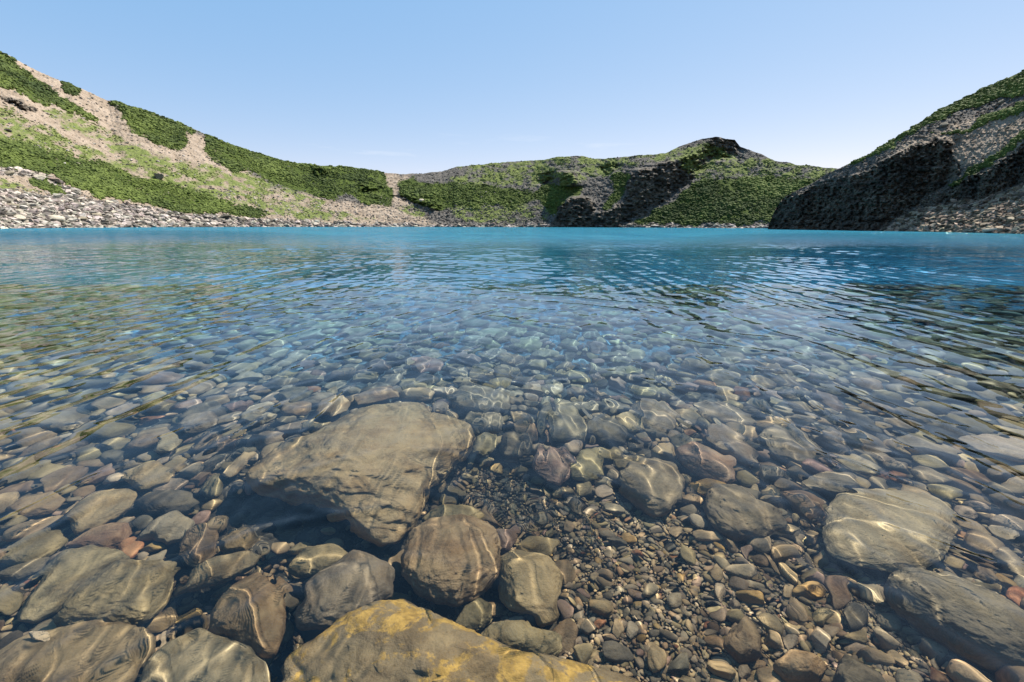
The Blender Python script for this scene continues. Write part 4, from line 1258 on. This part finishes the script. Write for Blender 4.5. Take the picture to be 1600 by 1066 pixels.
# gravel between them
grav = []
px = rs.uniform(640, 1640, 60000)
py = rs.uniform(700, 1130, 60000)
g = in_poly(px, py, GRAVEL_AREA)
px, py = px[g], py[g]
W, _ = look_down(px, py)
bucket2 = defaultdict(list)
c2 = 0.02
for k in range(len(px)):
    x, y = W[k, 0], W[k, 1]
    coarse = 0.4 + 0.6 * np.clip((px[k] - 1000) / 350, 0, 1)
    r = (0.005 + 0.017 * rs.uniform(0, 1) ** 2.2 * (0.7 + coarse)) if rs.uniform() < 0.9 else rs.uniform(0.014, 0.024)
    i, j = int(x // c2), int(y // c2)
    ok = True
    for a in (-2, -1, 0, 1, 2):
        for b in (-2, -1, 0, 1, 2):
            for (u, v, q) in bucket2.get((i + a, j + b), ()):
                if (u - x) ** 2 + (v - y) ** 2 < ((r + q) * 0.62) ** 2:
                    ok = False
                    break
            if not ok:
                break
        if not ok:
            break
    if not ok:
        continue
    bucket2[(i, j)].append((x, y, r))
    tn = tn_names[rs.choice(len(tn_names), p=np.array([0.25, 0.16, 0.20, 0.15, 0.11, 0.02, 0.07, 0.03, 0.01]))]
    z = -float(bed_depth(x, y)) + rs.uniform(-0.004, 0.016)
    grav.append((x, y, z, r * rs.uniform(1, 1.35), r * rs.uniform(0.7, 1), r * rs.uniform(0.5, 0.85), rs.uniform(0, 3.14), tone(tn, rs, 0.35)))
# sparse grit everywhere else in the near shallows
px = rs.uniform(-150, 1750, 5000)
py = rs.uniform(640, 1130, 5000)
hl = in_poly(px, py, HOLLOW)
px, py = px[~hl], py[~hl]
W, _ = look_down(px, py)
for k in range(len(px)):
    r = rs.uniform(0.006, 0.02)
    tn = tn_names[rs.choice(len(tn_names), p=tn_w / tn_w.sum())]
    grav.append((W[k, 0], W[k, 1], W[k, 2] + rs.uniform(-0.003, 0.01), r * 1.2, r * 0.85, r * 0.65, rs.uniform(0, 3.14), tone(tn, rs, 0.3)))
print('gravel', len(grav), 'cobbles', len(mass))


def merge(name, items, lvl, nlib=18, seed=900):
    lib = np.array([rock_verts(lvl, seed + k, planes=10, rough=0.05, round_=12)[0] for k in range(nlib)])
    F = ICO[lvl][1]
    rr_ = np.random.RandomState(seed)
    n = len(items)
    pos = np.array([it[:3] for it in items])
    sc = np.array([it[3:6] for it in items])
    rot = np.array([it[6] for it in items])
    tn = np.array([it[7] for it in items])
    v = lib[rr_.randint(0, nlib, n)] * sc[:, None, :]
    tl = rr_.uniform(-0.45, 0.45, n)
    c, s = np.cos(tl)[:, None], np.sin(tl)[:, None]
    v = np.stack([v[..., 0] * c - v[..., 2] * s, v[..., 1], v[..., 0] * s + v[..., 2] * c], -1)
    c, s = np.cos(rot)[:, None], np.sin(rot)[:, None]
    v = np.stack([v[..., 0] * c - v[..., 1] * s, v[..., 0] * s + v[..., 1] * c, v[..., 2]], -1) + pos[:, None, :]
    nv = lib.shape[1]
    f = (F[None] + (np.arange(n) * nv)[:, None, None]).reshape(-1, 3)
    return mesh_from(name, v.reshape(-1, 3), f, True, {'tone': np.repeat(tn[:, None, :], nv, 1).reshape(-1, 3)})


me = merge('cobbles', mass, 3)
link('cobbles', me, M_GRAVEL, 'stuff', 'carpet of smaller and farther cobbles covering the lake bed under the clear water', 'cobbles', receiver=True)
me = merge('gravel', grav, 2, seed=950)
link('gravel', me, M_GRAVEL, 'stuff', 'fine mixed gravel filling the lake bed between the stones', 'gravel', receiver=True)

# labels: each stone is pinned down by its look and by the landmark stones round it
DIRS = ['right of', 'above and right of', 'above', 'above and left of', 'left of', 'below and left of', 'below', 'below and right of']


def where(c, m):
    a = math.degrees(math.atan2(-(c[1] - m[1]), c[0] - m[0])) % 360
    return DIRS[int((a + 22.5) // 45) % 8]


used = set()
for (o, c, w, tn, asp) in auto:
    near = sorted(marks, key=lambda m: math.hypot((m[1][0] - c[0]), (m[1][1] - c[1]) * 1.3))
    shape = 'round' if asp < 1.25 else ('oval' if asp < 1.75 else 'slim')
    r = max(o.scale[0], o.scale[1])
    big = 'small' if r < 0.035 else ('mid-sized' if r < 0.065 else 'large')
    wd = WORDS[tn]
    if tn == 'white':
        cands = ['small cream-white stone lying on the olive corner slab']
    else:
        cands = []
        for i in range(4):
            cands.append(f'{wd} {shape} stone {where(c, near[i][1])} the {near[i][0]}')
            cands.append(f'{big} {wd} {shape} stone {where(c, near[i][1])} the {near[i][0]}')
        for i in range(4):
            for j in range(i + 1, 6):
                cands.append(f'{wd} {shape} stone {where(c, near[i][1])} the {near[i][0]}, {where(c, near[j][1])} the {near[j][0]}')
        for i in range(3):
            cands.append(f'{big} {wd} {shape} stone near the {near[i][0]}, {int(round(c[0] / 16))} percent across the photo')
    for s in cands:
        if s not in used and len(s.replace('-', ' ').split()) <= 16:
            break
    used.add(s)
    o['label'] = s
    o['category'] = 'stone'
    o['group'] = STONE_GROUP

# ------------------------------------------------------------------ single boulders standing out on the far banks
BANK = [  # hill, x, y of the foot, width in picture, tone, squash, label
    ('A', 62, 281, 24, 'white', 0.6, 'pale pink rounded boulder, larger of the pair above the left shore rubble'),
    ('A', 84, 283, 20, 'mauve', 0.55, 'brown flat-topped boulder right beside the pale pink rounded one on the left bank'),
    ('A', 12, 273, 24, 'pale', 0.45, 'light grey tilted slab at the edge of the green scrub, far left of the bank'),
    ('A', 170, 318, 15, 'white', 0.8, 'almost white rounded boulder at the upper edge of the left shore rubble'),
    ('A', 248, 279, 16, 'grey', 1.0, 'angular grey boulder with a dark left face alone on the left slope'),
    ('A', 84, 343, 34, 'white', 0.45, 'long pale slab just above the waterline of the left shore'),
    ('A', 18, 325, 26, 'pale', 0.5, 'broad pale grey boulder in the rubble near the left edge'),
    ('A', 108, 346, 18, 'dark', 0.6, 'dark boulder beside the long pale slab on the left shore'),
    ('A', 128, 345, 18, 'pale', 0.7, 'pointed pale boulder right of the dark one on the left shore'),
    ('A', 26, 343, 28, 'white', 0.5, 'low cream boulder near the waterline at the far left'),
    ('A', 150, 338, 18, 'pale', 0.5, 'flat grey-pink boulder in the middle of the left shore rubble'),
    ('A', 290, 345, 18, 'dark', 0.6, 'dark wide boulder below the long band of scrub on the left shore'),
    ('A', 266, 338, 9, 'dark', 0.8, 'small dark boulder up against the scrub above the left shore'),
    ('A', 350, 341, 24, 'dark', 0.35, 'long dark ledge boulder under the right end of the scrub band'),
    ('A', 658, 315, 9, 'white', 0.6, 'single white boulder among the scrub below the saddle of the rim'),
    ('A', 12, 205, 14, 'dark', 0.5, 'dark ledge boulder under the upper left scrub'),
    ('B', 1580, 346, 30, 'pale', 0.6, 'large pale jagged boulder on the right scree slope'),
    ('B', 1552, 362, 34, 'white', 0.4, 'flat pale slab at the waterline of the right shore'),
    ('B', 1592, 362, 24, 'pale', 0.7, 'upright pale boulder at the waterline by the right edge'),
    ('B', 1528, 355, 20, 'grey', 0.6, 'grey boulder left of the large pale jagged one on the right scree'),
    ('B', 1563, 162, 12, 'grey', 1.0, 'pointed grey boulder high on the right hill between bands of scrub'),
    ('B', 1475, 197, 14, 'grey', 0.7, 'rounded grey boulder on the upper right hill below the skyline scrub'),
]
for i, (hk, bx_, by_, w, tn, sq, label) in enumerate(BANK):
    hill = hillA if hk == 'A' else hillB
    P, zz, ok = hill.sample(np.array([float(bx_)]), np.array([float(by_)]))
    P = P[0]
    d = np.linalg.norm(P - np.array([0, 0, CAM_H]))
    off = abs(bx_ - 800) / F_PX
    s = w / 2 * d / F_PX / (1 + off * off) ** 0.5 / (1 + 0.35 * off * off)
    v, f = rock_verts(3, 700 + i, planes=9, rough=0.05, round_=22)
    v = v * np.array([s * 1.05, s * 0.9, s * sq])
    me = mesh_from('boulder', v, f, False)
    o = link('boulder', me, M_STONE, None, label, 'boulder', 'boulders on the far banks')
    o.location = (P[0], P[1], P[2] + s * sq * 0.45)
    yaw = -math.atan2(P[0], P[1])
    o.rotation_euler = (rs.uniform(-.15, .15), rs.uniform(-.15, .15), yaw + rs.uniform(-.3, .3))
    c = np.array(TONES[tn]) * 0.85
    o.color = (*np.clip(c, 0, 0.75), 1)
